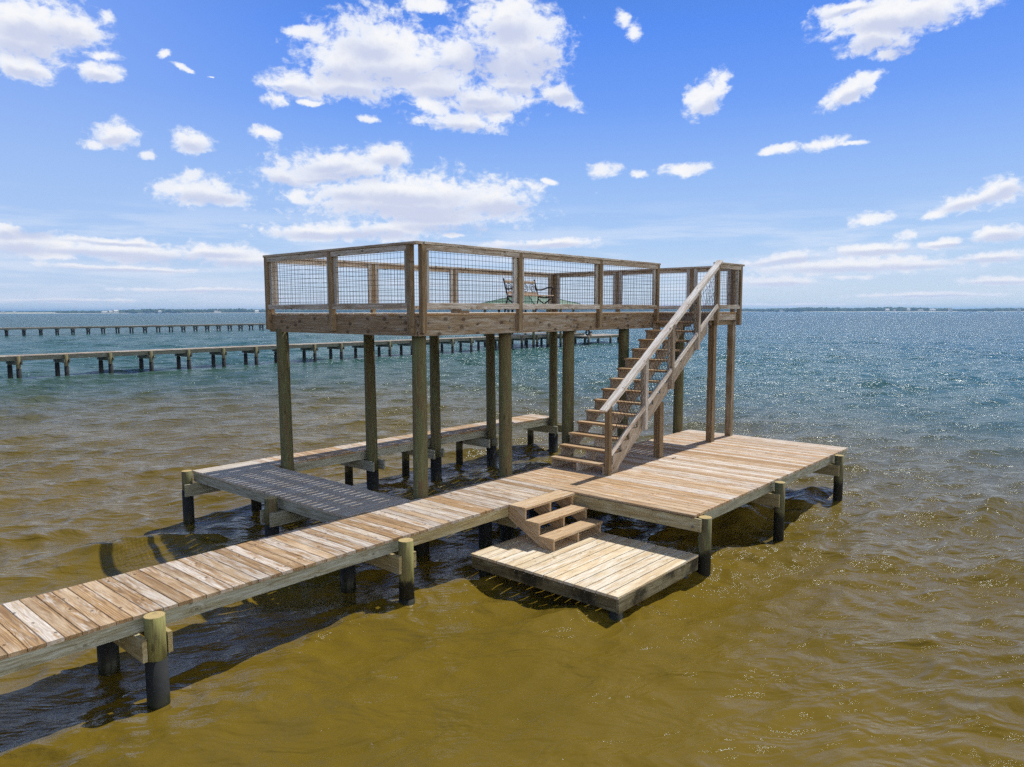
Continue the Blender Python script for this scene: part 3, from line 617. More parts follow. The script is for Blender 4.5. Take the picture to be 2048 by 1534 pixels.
# ---------------------------------------------------------------- side dock and finger pier round the boat slip
XL, X2, YF, YL, XE = -3.235, -2.059, 5.182, 5.962, 6.466
sd = thing('side_dock', 'grey L-shaped dock with a narrow finger pier, mostly in shade under the raised deck', 'dock', (-2.6, 3.6, 0))
mb = MB(); planks(mb, XL, X2, WD + 0.004, YL, 0.0, 'x'); mb.build('deck_planks', M['deck_grey'], sd)
mb = MB(); planks(mb, X2 + 0.004, XE, YF, YL, 0.0, 'y'); mb.build('finger_planks', M['deck_pale'], sd)
single('fascia_board', sd, 'fascia', XL + 0.015, XL + 0.053, WD - 0.01, YL - 0.02, -0.20, -0.0385, 'y')
single('fascia_board', sd, 'fascia', X2 - 0.055, X2 - 0.017, WD + 0.0, YF + 0.015, -0.20, -0.0385, 'y')
single('fascia_board', sd, 'fascia', X2 - 0.01, XE - 0.01, YF + 0.018, YF + 0.056, -0.20, -0.0385, 'x')
single('fascia_board', sd, 'fascia', XL + 0.06, XE - 0.01, YL - 0.056, YL - 0.018, -0.20, -0.0385, 'x')
single('fascia_board', sd, 'fascia', XE - 0.055, XE - 0.017, YF + 0.06, YL - 0.06, -0.20, -0.0385, 'y')
pile(sd, -3.36, 5.90, 0.02, 0.105, -0.33, label='pile with a bright orange cut top at the dock corner')
pile(sd, -3.37, 3.07, 0.0, 0.118, -0.42)
pile(sd, -2.25, 5.50, -0.20, 0.11, -0.22, wrap=False)
for x, y in ((0.13, 5.84), (1.70, 5.80), (3.45, 5.80), (6.30, 5.86)): pile(sd, x, y, -0.205, 0.102, -0.42, wrap=False)
for y, s in ((5.90, -1), (3.07, -1), (3.07, 1)):
    mb = MB(); yy = y + s * 0.135
    mb.bx(-3.47, -2.0, yy - 0.022, yy + 0.022, -0.42, -0.203, 'x'); mb.build('cross_beam', M['fascia'], sd)
for x in (0.13, 1.83, 3.62, 6.30):
    for s in (-1, 1):
        mb = MB(); xx = x + s * 0.14
        mb.bx(xx - 0.02, xx + 0.02, 4.80, 5.93, -0.40, -0.203, 'y'); mb.build('cross_beam', M['fascia'], sd)
rel(sd)

# ---------------------------------------------------------------- raised viewing deck
ZD = 2.846
UX0, UX1, UY0, UY1 = -1.93, 6.64, 1.20, 5.34
LX = 5.09; LY = 0.04
ud = thing('viewing_deck', 'raised wooden viewing deck on tall round piles with wire mesh railings', 'deck', (2.3, 3.3, WATER))
mb = MB(); planks(mb, UX0 - 0.012, UX1, UY0 - 0.012, UY1 + 0.012, ZD, 'x', gap=0.017, th=0.036); mb.build('deck_planks', M['deck_pale'], ud)
mb = MB(); planks(mb, LX, UX1, LY - 0.01, UY0 - 0.016, ZD, 'x', gap=0.010); mb.build('landing_planks', M['deck_pale'], ud)
ZF = 2.806
def rim(x0, x1, y0, y1, z0, z1, along, mat='beam'): return single('rim_beam', ud, mat, x0, x1, y0, y1, z0, z1, along)
for a, b_ in ((UX0, 1.925), (1.929, 4.76)): rim(a, b_, UY0, UY0 + 0.04, 2.503, ZF, 'x')
rim(4.76 + 0.003, UX1, UY0 + 0.002, UY0 + 0.04, 2.503, ZF, 'x')
rim(UX0, UX0 + 0.04, UY0 + 0.042, UY1, 2.503, ZF, 'y')
rim(UX0 + 0.042, UX1, UY1 - 0.04, UY1, 2.503, ZF, 'x')
rim(UX1 - 0.04, UX1, UY0 + 0.045, UY1 - 0.042, 2.503, ZF, 'y')
rim(LX + 0.03, UX1, LY, LY + 0.04, 2.672, ZF, 'x', 'rail')
rim(LX + 0.03, LX + 0.07, LY + 0.043, UY0 - 0.003, 2.62, ZF, 'y')
rim(UX1 - 0.04, UX1, LY + 0.043, UY0 - 0.003, 2.62, ZF, 'y')
rim(5.45, UX1 - 0.05, LY + 0.10, LY + 0.138, 2.56, 2.668, 'x')
x = UX0 + 0.40
while x < UX1 - 0.1:
    single('floor_joist', ud, 'beam', x - 0.019, x + 0.019, UY0 + 0.045, UY1 - 0.045, 2.58, ZF, 'y'); x += 0.406
for x, wr in ((-1.74, 0), (0.25, 0), (2.09, 0), (4.05, 0), (6.50, 0)):
    pile(ud, x, 1.412, 2.56, 0.131, -0.40, wrap=False, lean=(random.uniform(-0.008, 0.008), 0.0))
for x in (-1.86, 0.13, 1.95, 3.79, 6.28):
    pile(ud, x, 5.05, 2.56, 0.130, -0.42, lean=(random.uniform(-0.010, 0.004), 0.0))
for px_, zz in ((-1.72, 2.70), (0.14, 2.71), (0.29, 2.71), (0.14, 2.58), (1.88, 2.71), (1.98, 2.71), (1.88, 2.58), (1.98, 2.58), (3.88, 2.72), (3.88, 2.58), (-1.3, 2.62)):
    mb = MB(); mb.tube((px_, UY0 + 0.0, zz), (px_, UY0 - 0.010, zz), 0.016, n=8, capmi=0); mb.build('bolt', M['steel'], ud)

def wire_panel(mb, o, du, dv, lu, lv, step=0.08, r=0.0020, nrm=(0, 1, 0)):
    o, du, dv = Vector(o), Vector(du), Vector(dv)
    for L1, d1, L2, d2 in ((lu, du, lv, dv), (lv, dv, lu, du)):
        k = step * 0.5
        while k < L1:
            p = o + d1 * k; q = p + d2 * L2
            mid = p + d2 * (L2 * 0.5) + Vector(nrm) * random.uniform(-0.012, 0.012)
            mb.bar(p, mid, r * 2, r * 2, up=(0.3, 0.5, 0.81)); mb.bar(mid, q, r * 2, r * 2, up=(0.3, 0.5, 0.81)); k += step
ZR = 3.905
def rail_run(p0, p1, posts, outn, zbot=2.555, capends=(0.0, 0.0)):
    """posts: distances along p0->p1 of post centres; outn: outward normal; the line p0->p1 is the face of the rim"""
    p0, p1, n = Vector((*p0, 0)), Vector((*p1, 0)), Vector((*outn, 0))
    d = (p1 - p0).normalized(); L = (p1 - p0).length
    def at(s, o_, z): q = p0 + d * s + n * o_; return Vector((q.x, q.y, z))
    def brd(name, mat, s0, s1, o0, o1, z0, z1, vertical=False):
        mb = MB(); c = (at(s0, o0, z0) + at(s1, o1, z1)) / 2; Z = Vector((0, 0, 1))
        ds, do, dz = abs(s1 - s0), abs(o1 - o0), z1 - z0
        if vertical: mb.box(c, (Z, d, n), (dz, ds, do), ch=0.003)
        elif dz > do: mb.box(c, (d, Z, n), (ds, dz, do), ch=0.003)
        else: mb.box(c, (d, n, Z), (ds, do, dz), ch=0.003)
        return mb.build(name, M[mat], ud)
    for s in posts:
        brd('rail_post', 'post', s - 0.0445, s + 0.0445, 0.001, 0.090, zbot + random.uniform(-0.01, 0.01), ZR - 0.04, True)
    for a, b_ in zip(posts[:-1], posts[1:]):
        s0, s1 = a + 0.0455, b_ - 0.0455
        brd('top_rail', 'rail', s0, s1, 0.048, 0.088, 3.778, ZR - 0.041)
        brd('bottom_rail', 'rail', s0, s1, 0.048, 0.088, 2.915, 3.002)
        for q in (s0, s1 - 0.09): brd('mesh_frame', 'frame', q, q + 0.09, 0.005, 0.046, 2.915, ZR - 0.041, True)
        mb = MB(); wire_panel(mb, at(s0 + 0.09, 0.050, 3.0), d, (0, 0, 1), s1 - s0 - 0.18, 0.78, nrm=n)
        mb.build('wire_mesh', M['wire'], ud)
    brd('cap_rail', 'rail', posts[0] - 0.0445 - capends[0], posts[-1] + 0.0445 + capends[1], -0.035, 0.108, ZR - 0.039, ZR)
rail_run((UX0, UY0), (UX1, UY0), [0.049, 2.26, 4.68, 6.88], (0, -1), capends=(-0.046, 0.0))
rail_run((UX0, UY1), (UX0, UY0), [0.05, 2.04, 4.02], (-1, 0), capends=(0.0, 0.16))
rail_run((UX1, UY1), (UX0, UY1), [0.05, 1.35, 3.75, 6.12, 8.50], (0, 1), capends=(0.12, 0.04))
rail_run((UX1, LY), (UX1, UY1), [0.15, 1.17, 3.24, 5.24], (1, 0), capends=(0.10, 0.0))
rail_run((LX, LY), (UX1, LY), [0.385, 1.50], (0, -1), capends=(0.0, 0.05))
mb = MB(); mb.bx(UX1 + 0.002, UX1 + 0.088, UY1 + 0.002, UY1 + 0.088, 2.56, ZR - 0.04, 'z', ch=0.003); mb.build('rail_post', M['post'], ud)
for cx_, cy_ in ((5.63, 0.155), (6.65, 0.19)):
    mb = MB(); mb.bx(cx_ - 0.07, cx_ + 0.07, cy_ - 0.07, cy_ + 0.07, 0.001, 2.618 if cx_ > 6 else 2.668, 'z', ch=0.004)
    o = mb.build('support_post', M['post'], ud)
rel(ud)

# ---------------------------------------------------------------- staircase
st = thing('staircase', 'straight open wooden staircase with mesh-sided handrail climbing to the raised deck', 'staircase', (1.3, 0.6, 0))
SA, SR, RI = 1.268, 0.273, ZD / 15
SY0, SY1 = 0.025, 1.185
for i in range(14):
    xn, zt = SA + SR * i, RI * (i + 1)
    mb = MB(); j = random.uniform(-0.004, 0.004)
    mb.bx(xn + j, xn + 0.285 + j, SY0 + 0.045 if i > 0 else SY0 + 0.02, SY1 + 0.012, zt - 0.038, zt, 'y', ch=0.004); mb.build('tread', M['tread'], st)
slope = RI / SR
def stringer(y0):
    pts = [(SA + 0.03, 0.001)]
    for i in range(14):
        xn, zt = SA + SR * i + 0.03, RI * (i + 1) - 0.0385
        pts.append((xn, zt)); pts.append((xn + SR, zt))
    xe = LX + 0.028
    pts[-1] = (xe, pts[-1][1])
    zend = pts[-1][1] - 0.20
    pts.append((xe, zend))
    dz = 0.36
    # underside parallel to the pitch
    x_f = SA + 0.03 + (dz / slope) - 0.02
    zb = zend - (xe - x_f) * slope
    pts.append((x_f + 0.0, max(zb, 0.0) if zb > 0.02 else 0.12))
    pts.append((x_f - 0.06, 0.001))
    mb = MB(); mb.prism(pts[::-1], y0, y0 + 0.038); mb.build('stringer', M['rail'], st)
for y0 in (SY0, 0.59, SY1 - 0.038): stringer(y0)
# handrail on the open side
PX = [1.345, 2.555, 3.53, 4.58, 5.47]
RS = (3.93 - 1.215) / (5.50 - 1.25)
def zr(x): return 1.215 + (x - 1.25) * RS
def zl(x): return 0.432 + (x - 1.485) * 0.648
for i, x in enumerate(PX[:-1]):
    z0 = 0.001 if i == 0 else (x - SA) * slope - 0.22
    mb = MB(); mb.bx(x - 0.0445, x + 0.0445, SY0 - 0.096, SY0 - 0.003, z0, zr(x) - 0.05, 'z', ch=0.003); mb.build('rail_post', M['post' if i == 0 else 'rail'], st)
for a, b_ in zip(PX[:-1], PX[1:]):
    x0, x1 = a + 0.046, b_ - 0.046
    for x in (x0 + 0.02, x1 - 0.02):
        mb = MB(); mb.bx(x - 0.02, x + 0.02, SY0 - 0.040, SY0 - 0.003, zl(x) - 0.03, zr(x) - 0.06, 'z', ch=0.002); mb.build('mesh_frame', M['rail'], st)
    mb = MB(); mb.bar((x0 + 0.002, SY0 - 0.066, zl(x0)), (x1 - 0.002, SY0 - 0.066, zl(x1)), 0.040, 0.088, ch=0.003); mb.build('bottom_rail', M['rail_white'], st)
    mb = MB(); mb.bar((x0 + 0.002, SY0 - 0.068, zr(x0) - 0.072), (x1 - 0.002, SY0 - 0.068, zr(x1) - 0.072), 0.036, 0.088, ch=0.003); mb.build('top_rail', M['rail_white'], st)
    mb = MB(); yw = SY0 - 0.045; dsl = Vector((1, 0, RS)).normalized(); Lw = (x1 - x0) / dsl.x
    # wire turned with the pitch: diamonds
    k = 0.0
    while k < Lw:
        for sgn in (1, -1):
            p = Vector((x0, yw, zl(x0) + 0.03)) + dsl * k
            hgt = 0.70; dirw = Vector((0.45 * sgn, 0, 0.9))
            tmax = hgt / (dirw.z - dirw.x * RS)
            if sgn > 0: tmax = min(tmax, (x1 - p.x) / dirw.x if dirw.x > 0 else 9)
            else: tmax = min(tmax, (p.x - x0) / -dirw.x)
            if tmax > 0.03: mb.bar(p, p + dirw * tmax, 0.0045, 0.0045, up=(0, 1, 0))
        k += 0.10
    for hh in (0.05, 0.35, 0.65):
        mb.bar((x0, yw, zl(x0) + hh), (x1, yw, zl(x0) + hh + (x1 - x0) * RS), 0.0045, 0.0045)
    mb.build('wire_mesh', M['wire'], st)
mb = MB(); mb.bar((1.16, SY0 - 0.060, zr(1.16)), (5.50, SY0 - 0.060, zr(5.50)), 0.142, 0.038, ch=0.006); mb.build('cap_rail', M['rail_white'], st)
mb = MB(); mb.bx(3.29, 3.43, 0.07, 0.21, 0.001, 1.10, 'z', ch=0.004); mb.build('support_post', M['post'], st)
mb = MB(); mb.bx(1.42, 1.56, 0.635, 0.80, 0.001, 0.09, 'y'); mb.build('foot_block', M['tread'], st)
rel(st)

# ---------------------------------------------------------------- low swim platform and its three steps
SZ = -0.545
sp_ = thing('swim_platform', 'square pale plank platform just above the water with dark stained sides', 'platform', (-1.05, -1.2, SZ))
mb = MB(); planks(mb, -2.075, -0.02, -2.47, 0.01, SZ, 'x', pitch=0.165, gap=0.014, th=0.036, jit=0.004, ch=0.004); mb.build('deck_planks', M['swim'], sp_)
single('rim_board', sp_, 'stained', -2.065, -2.027, -2.425, 0.0, SZ - 0.205, SZ - 0.038, 'y')
single('rim_board', sp_, 'stained', -2.06, -0.03, -2.467, -2.429, SZ - 0.215, SZ - 0.038, 'x')
single('rim_board', sp_, 'stained', -0.068, -0.03, -2.425, 0.0, SZ - 0.205, SZ - 0.038, 'y')
for xx in (-1.68, -1.30, -0.92, -0.54, -0.26): single('joist', sp_, 'stained', xx - 0.02, xx + 0.02, -2.42, -0.01, SZ - 0.19, SZ - 0.038, 'y')
for x, y in ((-1.975, -2.375), (-1.93, -0.13), (-0.17, -2.30), (-0.17, -0.13)):
    mb = MB(); mb.tube((x, y, -2.6), (x, y, SZ - 0.04), 0.085, n=16, rings=2, capmi=0); mb.build('pile', M['wrap'], sp_, smooth=True)
for i in range(15):
    yy = -2.47 + 0.1653 * (i + 1) if i < 14 else -0.02
    mb = MB(); mb.tube((-2.066, yy, SZ - 0.06), (-2.073, yy, SZ - 0.06), 0.006, n=6, capmi=0)
    mb.build('screw_head', M['slat'], sp_)
rel(sp_)
ss = thing('swim_steps', 'three short wooden steps down from the boardwalk to the pale swim platform', 'steps', (-0.65, -0.4, SZ))
tr = [(-0.327, 0.0), (-0.585, -0.182), (-0.855, -0.364)]
for k, (yf, zt) in enumerate(tr):
    mb = MB(); y1 = -0.008 if k == 0 else yf + 0.285
    mb.bx(-1.262, -0.045 if k == 0 else -0.030, yf, y1, zt - 0.037, zt + 0.001, 'x', ch=0.003); mb.build('tread', M['step'], ss)
for x0 in (-1.25, -0.66, -0.088):
    pts = [(0.010, -0.0385), (-0.305, -0.0385), (-0.305, -0.2205), (-0.565, -0.2205), (-0.565, -0.4025), (-0.835, -0.4025), (-0.835, SZ + 0.001), (-0.64, SZ + 0.001), (0.010, -0.21)]
    mb = MB(); mb.prism(pts, x0, x0 + 0.038, 'x'); mb.build('stringer', M['step'], ss)
rel(ss)

# ---------------------------------------------------------------- bench on the raised deck
bn = thing('garden_bench', 'garden bench with black cast iron ends and ringed back on the raised deck', 'bench', (4.8, 4.8, ZD + 0.002))
def iron_tube(parent, name, pts, r=0.014, mat='iron', closed=False):
    cu = bpy.data.curves.new(name, 'CURVE'); cu.dimensions = '3D'; cu.bevel_depth = r; cu.bevel_resolution = 2; cu.resolution_u = 6
    for pl in pts:
        sp = cu.splines.new('NURBS'); sp.points.add(len(pl) - 1)
        for q, v in zip(sp.points, pl): q.co = (*v, 1)
        sp.use_endpoint_u = not closed; sp.order_u = 3; sp.use_cyclic_u = closed
    o = bpy.data.objects.new(name, cu); dg = bpy.context.evaluated_depsgraph_get()
    C.objects.link(o); dg.update()
    me = bpy.data.meshes.new_from_object(o.evaluated_get(dg)); C.objects.unlink(o); bpy.data.objects.remove(o)
    me.materials.clear(); me.materials.append(M[mat]); me.name = name
    return link(bpy.data.objects.new(name, me), parent)
for sx in (-0.6, 0.6):
    L = [[(sx, 0.34, 0.84), (sx, 0.30, 0.70), (sx, 0.22, 0.45), (sx, 0.20, 0.38), (sx, 0.24, 0.20), (sx, 0.30, 0.0)],
         [(sx, 0.20, 0.40), (sx, 0.0, 0.36), (sx, -0.20, 0.39), (sx, -0.27, 0.40), (sx, -0.25, 0.22), (sx, -0.29, 0.0)],
         [(sx, 0.26, 0.58), (sx, 0.10, 0.56), (sx, -0.08, 0.62), (sx, -0.24, 0.64), (sx, -0.29, 0.60), (sx, -0.24, 0.56), (sx, -0.22, 0.48), (sx, -0.26, 0.40)],
         [(sx, 0.20, 0.34), (sx, 0.0, 0.20), (sx, -0.22, 0.08)], [(sx, -0.20, 0.34), (sx, 0.0, 0.20), (sx, 0.24, 0.08)]]
    iron_tube(bn, 'iron_end_frame', L, 0.019)
for k in range(5):
    y = -0.25 + 0.105 * k
    mb = MB(); mb.bx(-0.62, 0.62, y - 0.04, y + 0.04, 0.405, 0.43, 'x', ch=0.004); mb.build('seat_slat', M['slat'], bn)
for z in (0.76, 0.48):
    y = 0.22 + (z - 0.45) * 0.31
    mb = MB(); mb.bx(-0.60, 0.60, y - 0.012, y + 0.012, z - 0.035, z + 0.035, 'x', ch=0.004); mb.build('back_slat', M['slat'], bn)
rings_ = []
for cx_ in (-0.45, -0.15, 0.15, 0.45):
    rings_.append([(cx_ + 0.105 * math.cos(a), 0.22 + (0.62 + 0.10 * math.sin(a) - 0.45) * 0.31, 0.62 + 0.10 * math.sin(a)) for a in [i * PI / 6 for i in range(13)]])
    rings_.append([(cx_ + 0.05 * math.cos(a), 0.22 + (0.62 + 0.05 * math.sin(a) - 0.45) * 0.31, 0.62 + 0.05 * math.sin(a)) for a in [i * PI / 6 for i in range(13)]])
iron_tube(bn, 'ringed_back_panel', rings_, 0.009)
bn.location = (4.98, 4.80, ZD + 0.002)

mb = MB(); mb.bx(-0.93, -0.62, 1.42, 1.54, 0, 0.040, 'x'); mb.bx(-0.92, -0.82, 1.40, 1.56, 0.041, 0.062, 'y')
o = mb.build('loose_board', M['post']); o.location = (0, 0, ZD + 0.002)
tag(o, 'short loose board lying near the edge of the raised deck', 'board')
mb = MB()
for k in range(5):
    a = k * 0.9; mb.bar((3.36 + 0.03 * k, -0.165 - 0.008 * (k % 2), 0.006), (3.39 + 0.03 * k, -0.17 + 0.012 * (k % 3 - 1), 0.014), 0.022 - 0.003 * k, 0.006)
o = mb.build('dead_leaf', M['leaf']); tag(o, 'small dark dead leaf lying on the wide low platform', 'leaf')

# ---------------------------------------------------------------- neighbouring pier with roofed end
np_ = thing('neighbor_pier', 'neighbouring long straight pier on paired piles crossing behind the raised deck', 'pier', (20, 41.7, 0))
PZ = 0.43
mb = MB(); planks(mb, -8.0, 58.0, 41.0, 42.45, PZ, 'y', pitch=0.29, gap=0.01, jit=0.01, ch=0); mb.build('deck_planks', M['far_wood'], np_)
mb = MB(); mb.bx(-8, 58, 41.03, 41.07, PZ - 0.27, PZ - 0.04, 'x'); mb.build('fascia_board', M['far_fascia'], np_)
mb = MB(); mb.bx(-8, 58, 42.38, 42.42, PZ - 0.27, PZ - 0.04, 'x'); mb.build('fascia_board', M['far_fascia'], np_)
def far_pile(parent, x, y, top, r=0.13, wt=-0.25, mat='pile'):
    mb = MB(); mb.tube((x, y, WATER - 0.8), (x, y, top), r * 1.1, r * 0.95, n=10, rings=2, capmi=0); o = mb.build('pile', M[mat], parent, smooth=True)
    mb = MB(); mb.tube((x, y, WATER - 0.8), (x, y, wt), r * 1.1 + 0.01, r * 1.1, n=10, rings=1, capmi=0); mb.build('pile_wrap', M['wrap'], o, smooth=True)
for k in range(-4, 22):
    x = 3.51 + 2.424 * k
    far_pile(np_, x, 40.93, PZ - 0.02, 0.115, -0.28, 'pile')
    far_pile(np_, x - 0.08, 42.25, PZ - 0.28, 0.115, -0.15)
    mb = MB(); mb.bx(x - 0.17, x - 0.12, 40.75, 42.6, PZ - 0.50, PZ - 0.272, 'y'); mb.bx(x + 0.12, x + 0.17, 40.75, 42.6, PZ - 0.50, PZ - 0.272, 'y'); mb.build('cross_beam', M['far_fascia'], np_)
# low boat dock at its end
mb = MB(); planks(mb, 58.02, 66.6, 40.6, 44.4, 0.08, 'y', pitch=0.29, ch=0); mb.build('end_dock_planks', M['far_wood'], np_)
mb = MB(); mb.bx(58.05, 66.6, 40.62, 40.66, -0.2, 0.04, 'x'); mb.bx(58.05, 58.09, 40.7, 44.4, -0.2, 0.04, 'y'); mb.build('fascia_board', M['far_fascia'], np_)
for x, y in ((58.2, 40.6), (60.4, 40.8), (62.6, 40.6), (65.2, 40.7), (66.4, 42.0), (59.5, 43.5), (62.0, 43.8), (61.2, 44.6)): far_pile(np_, x, y, 0.05 if x != 61.2 else 0.95, 0.12, -0.3)
rel(np_)
gz = thing('boathouse', 'distant open boathouse with a green hipped roof seen through the railing mesh', 'boathouse', (52.1, 44.1, 0))
gs = 3.95
mb = MB(); ez, az_ = 3.62, 4.80
vs = [(52.1 - gs, 44.1 - gs, ez), (52.1 + gs, 44.1 - gs, ez), (52.1 + gs, 44.1 + gs, ez), (52.1 - gs, 44.1 + gs, ez), (51.9, 44.1, az_), (52.3, 44.1, az_)]
vs2 = [(x, y, z - 0.14) for x, y, z in vs]
me = bpy.data.meshes.new('roof')
me.from_pydata(vs + vs2, [], [(0, 1, 5, 4), (1, 2, 5), (2, 3, 4, 5), (3, 0, 4), (6, 10, 11, 7), (7, 11, 8), (8, 11, 10, 9), (9, 10, 6), (0, 6, 7, 1), (1, 7, 8, 2), (2, 8, 9, 3), (3, 9, 6, 0)])
me.materials.append(M['roof']); link(bpy.data.objects.new('roof', me), gz)
rfo = gz.children[0]
mb = MB(); mb.bar((52.1 - gs, 44.1 - gs, ez + 0.03), (51.9, 44.1, az_ + 0.03), 0.12, 0.05); mb.bar((52.1 + gs, 44.1 - gs, ez + 0.03), (52.3, 44.1, az_ + 0.03), 0.12, 0.05)
mb.bar((52.1 - gs, 44.1 + gs, ez + 0.03), (51.9, 44.1, az_ + 0.03), 0.12, 0.05); mb.build('hip_ridge', M['roof'], rfo)
for ix in (-1, -0.33, 0.33, 1):
    for iy in (-1, 0, 1):
        if abs(ix) < 1 and iy == 0: continue
        x, y = 52.1 + ix * 3.4, 44.1 + iy * 3.4
        mb = MB(); mb.tube((x, y, WATER - 0.8), (x, y, 3.45), 0.13, n=10, rings=2, capmi=0); mb.build('pile', M['pile'], gz, smooth=True)
mb = MB()
for y in (44.1 - 3.4, 44.1 + 3.4): mb.bx(48.6, 55.6, y - 0.05, y + 0.05, 3.22, 3.44, 'x')
for x in (52.1 - 3.4, 52.1 + 3.4): mb.bx(x - 0.05, x + 0.05, 40.8, 47.4, 3.20, 3.22, 'y')
mb.build('roof_beam', M['far_fascia'], gz)
mb = MB(); planks(mb, 54.0, 56.0, 42.5, 47.6, PZ, 'x', pitch=0.29, ch=0); planks(mb, 48.4, 50.2, 42.5, 47.6, PZ, 'x', pitch=0.29, ch=0); mb.build('side_deck', M['far_wood'], gz)
rel(gz)
# stand-in for an unidentified small dark object on the far dock
go = thing('unknown_heap', 'small dark unidentified heap on the far low dock corner', 'unidentified object', (58.6, 41.0, 0.09))
mb = MB()
N = 14
vs, fs = [], []
for i in range(N):
    for j in range(8):
        a, b_ = 2 * PI * i / N, 2 * PI * j / 8
        rr = 0.30 + 0.10 * math.cos(b_); vs.append((rr * math.cos(a), 0.10 * math.sin(b_), 0.40 + rr * math.sin(a)))
for i in range(N):
    for j in range(8): fs.append((i * 8 + j, ((i + 1) % N) * 8 + j, ((i + 1) % N) * 8 + (j + 1) % 8, i * 8 + (j + 1) % 8))
mb.piece(vs, fs, vs); mb.build('heap_ring', M['heap_dark'], go, smooth=True)
mb = MB(); mb.tube((0.55, 0, 0.0), (0.62, 0, 0.38), 0.20, 0.13, n=10, rings=3, wob=0.05, capmi=0); mb.build('heap_body', M['heap_tan'], go, smooth=True)
mb = MB(); mb.tube((0.62, 0, 0.38), (0.62, 0, 0.50), 0.19, 0.15, n=10, rings=2, wob=0.04, capmi=0); mb.build('heap_cap', M['heap_dark'], go, smooth=True)

# ---------------------------------------------------------------- farthest pier
fp = thing('distant_pier', 'farthest thin pier on braced paired piles low across the left of the bay', 'pier', (48, 131, 0))
def yl(x): return 128.0 + 0.09 * x
ang_ = math.atan(0.09); FZ = 0.42
mb = MB(); d_ = Vector((math.cos(ang_), math.sin(ang_), 0)); n_ = Vector((-d_.y, d_.x, 0)); Zv = Vector((0, 0, 1))
for k in range(60):
    x = 2.0 + k * 2.0; c = Vector((x, yl(x) + 0.9, FZ - 0.03)); mb.box(c, (d_, n_, Zv), (1.99, 1.9, 0.06))
mb.build('deck_planks', M['far_wood'], fp)
mb = MB()
for k in range(60):
    x = 2.0 + k * 2.0; c = Vector((x, yl(x) + 0.05, FZ - 0.19)); mb.box(c, (d_, Zv, -n_), (1.99, 0.24, 0.06))
mb.build('fascia_board', M['far_fascia'], fp)
nobr = {6, 7, 8, 10, 11, 18}
for k in range(-8, 32):
    x = 26.25 + 2.475 * k
    for yo, xo in ((0.1, 0.0), (1.6, 0.15)):
        mb = MB(); mb.tube((x + xo, yl(x) + yo, WATER - 0.8), (x + xo, yl(x) + yo, FZ - 0.3), 0.13, n=8, capmi=0); mb.build('pile', M['wrap'], fp, smooth=True)
    mb = MB(); mb.bar((x + 0.05, yl(x) - 0.15, FZ - 0.40), (x + 0.2, yl(x) + 2.0, FZ - 0.40), 0.3, 0.16); mb.build('cross_beam', M['far_fascia'], fp)
    if k not in nobr:
        mb = MB(); mb.bar((x, yl(x) + 0.1, FZ - 0.45), (x + 0.15, yl(x) + 1.6, WATER + 0.15), 0.05, 0.12)
        if k != 16: mb.bar((x, yl(x) + 0.1, WATER + 0.15), (x + 0.15, yl(x) + 1.6, FZ - 0.45), 0.05, 0.12)
        mb.build('cross_brace', M['far_fascia'], fp)
rel(fp)

# ---------------------------------------------------------------- far shore
def polar(az, r): return Vector((CAM.x + r * math.cos(az), CAM.y + r * math.sin(az), 0))
def az_px(px): return 0.7189 - math.atan((px - 1024) / 1475.0)
SHR = 2400.0
mb = MB(); vs, fs = [], []
n = 160; a0, a1 = 0.7189 + 1.05, 0.7189 - 1.05
for i in range(n + 1):
    a = a0 + (a1 - a0) * i / n
    wv_ = 40 * math.sin(i * 0.31) + 25 * math.sin(i * 0.83 + 1)
    for rr, z in ((SHR + wv_, WATER - 1), (SHR + 25 + wv_, WATER + 1.2), (SHR + 900, WATER + 5.0), (SHR + 1400, WATER - 1)):
        p = polar(a, rr); vs.append((p.x, p.y, z))
for i in range(n):
    for j in range(3): fs.append((i * 4 + j, i * 4 + j + 1, (i + 1) * 4 + j + 1, (i + 1) * 4 + j))
mb.piece(vs, fs, vs); o = mb.build('far_shore', M['sand']); o['kind'] = 'structure'
# woodland: many leaf clumps
rw = random.Random(3)
vs, fs = [], []
def clump(c, r, h):
    k = len(vs)
    m_ = 7
    for lv, (zz, rf) in enumerate(((0.0, 0.55), (0.30, 1.0), (0.62, 0.85), (0.88, 0.45))):
        for i in range(m_):
            a = 2 * PI * i / m_ + lv * 0.4
            q = r * rf * rw.uniform(0.72, 1.25)
            vs.append((c.x + q * math.cos(a), c.y + q * math.sin(a), c.z + h * zz * rw.uniform(0.9, 1.1)))
    vs.append((c.x, c.y, c.z + h * rw.uniform(0.96, 1.1)))
    for lv in range(3):
        for i in range(m_):
            j = (i + 1) % m_; fs.append((k + lv * m_ + i, k + lv * m_ + j, k + (lv + 1) * m_ + j, k + (lv + 1) * m_ + i))
    for i in range(m_): fs.append((k + 3 * m_ + i, k + 3 * m_ + (i + 1) % m_, k + 4 * m_))
def treeh(px):
    base_ = 13.0
    if px < 90: return 7.0
    if px < 330: return 7.0 + 6.0 * (px - 90) / 240
    if px > 1900: return 9.5
    return base_
i = 0
for rowr in (60, 130, 260):
    a = a0
    while a > a1:
        px = 1024 + 1475 * math.tan(0.7189 - a)
        h = 0.8 * treeh(px) * (0.85 + 0.12 * math.sin(a * 60) + 0.1 * math.sin(a * 23 + 1)) * rw.uniform(0.8, 1.2) + rowr * 0.008
        p = polar(a, SHR + rowr + (500 if px < 120 else 0) + rw.uniform(-15, 25)); p.z = WATER + 1.2
        clump(p, rw.uniform(6, 11), h)
        a -= rw.uniform(5, 10) / SHR
mb = MB(); mb.piece(vs, fs, vs); o = mb.build('woodland', M['foliage'])
tag(o, 'low dark band of woodland along the far side of the bay', 'woodland', kind='stuff')
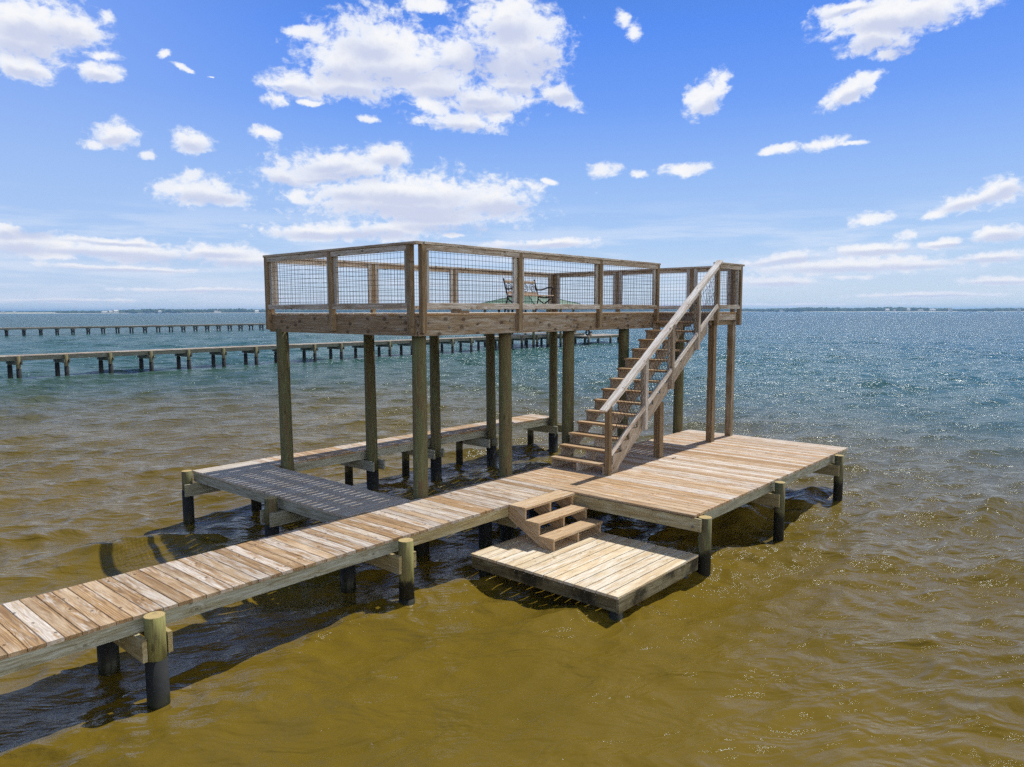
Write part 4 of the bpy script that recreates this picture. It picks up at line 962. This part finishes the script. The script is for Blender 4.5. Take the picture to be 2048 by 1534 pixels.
# small pale houses on the far shore
def house(px, w_, h, d2=8.0, r=SHR + 30, label='', n=1):
    a = az_px(px); c = polar(a, r); c.z = WATER + 1.1
    t = thing('house', label, 'house', c, 'houses along the far shore')
    t.rotation_euler.z = a + PI / 2
    X, Y, Z = Vector((1, 0, 0)), Vector((0, 1, 0)), Vector((0, 0, 1))
    mb = MB(); mb.box((0, 0, h / 2), (X, Y, Z), (w_, d2, h)); mb.build('wall', M['wall'], t)
    me = bpy.data.meshes.new('roof'); e = 0.5; q = w_ / 2 + e; y = d2 / 2 + e; rh = h * 0.38
    me.from_pydata([(-q, -y, h + .02), (q, -y, h + .02), (q, y, h + .02), (-q, y, h + .02), (-q * 0.6, 0, h + rh), (q * 0.6, 0, h + rh)], [], [(0, 1, 5, 4), (1, 2, 5), (2, 3, 4, 5), (3, 0, 4), (3, 2, 1, 0)])
    me.materials.append(M['wall'] if random.random() < 0.4 else M['groof']); link(bpy.data.objects.new('roof', me), t)
    k = max(2, int(w_ / 5))
    for i in range(k):
        x = -w_ / 2 + (i + 0.5) * w_ / k
        for s in (-1, 1):
            mb = MB(); mb.box((x, s * (d2 / 2 + 0.03), h * 0.55), (X, Y, Z), (1.6, 0.05, 1.6)); mb.build('window', M['glass'], t)
HL = [(12, 9, 3.5, 'tiny white house nearest the left edge of the far shore'),
      (34, 7, 3, 'tiny white house second from the left edge of the far shore'),
      (214, 16, 4, 'long low white building left of the pair of pale far-shore houses'),
      (226, 10, 5, 'pale house close on the right of the long low white building'),
      (237, 13, 6.5, 'tallest white far-shore house left of the raised deck'),
      (324, 9, 5, 'lone small white house on the wooded shore left of the raised deck'),
      (436, 12, 5, 'white house left of the last pair before the raised deck'),
      (443, 9, 4, 'small pale house touching its larger neighbour left of the raised deck'),
      (517, 12, 5.5, 'white far house just beside the left corner of the raised deck'),
      (1772, 11, 5.5, 'leftmost white house of the far-shore group right of the raised deck'),
      (1786, 8, 4.5, 'small white house second in the right far-shore group'),
      (1814, 9, 6, 'white house standing alone in the middle of the right far-shore group'),
      (1838, 14, 4.5, 'long white house just right of the middle of the right far-shore group'),
      (1862, 16, 5, 'longest white house of the right far-shore group'),
      (1897, 10, 7, 'tall white house at the right end of the right far-shore group'),
      (1560, 10, 4.5, 'lone white house on the far shore close to the raised deck stair side'),
      (2034, 9, 5, 'white far-shore house nearest the right edge')]
for px, w_, h, lb in HL: house(px, w_, h, label=lb)
# ---------------------------------------------------------------- air over the bay
m = bpy.data.materials.new('bay_haze'); m.use_nodes = True; m.node_tree.nodes.clear(); T = NT(m.node_tree)
pv_ = T.n('ShaderNodeVolumePrincipled'); pv_.inputs['Color'].default_value = (0.34, 0.62, 0.96, 1)
pv_.inputs['Density'].default_value = HAZE; pv_.inputs['Anisotropy'].default_value = 0.2
o_ = T.n('ShaderNodeOutputMaterial'); T.nt.links.new(pv_.outputs[0], o_.inputs['Volume'])
mb = MB(); mb.bx(-27000, 27000, -27000, 27000, WATER - 5, 24.0, 'x'); o = mb.build('haze', m); o['kind'] = 'stuff'
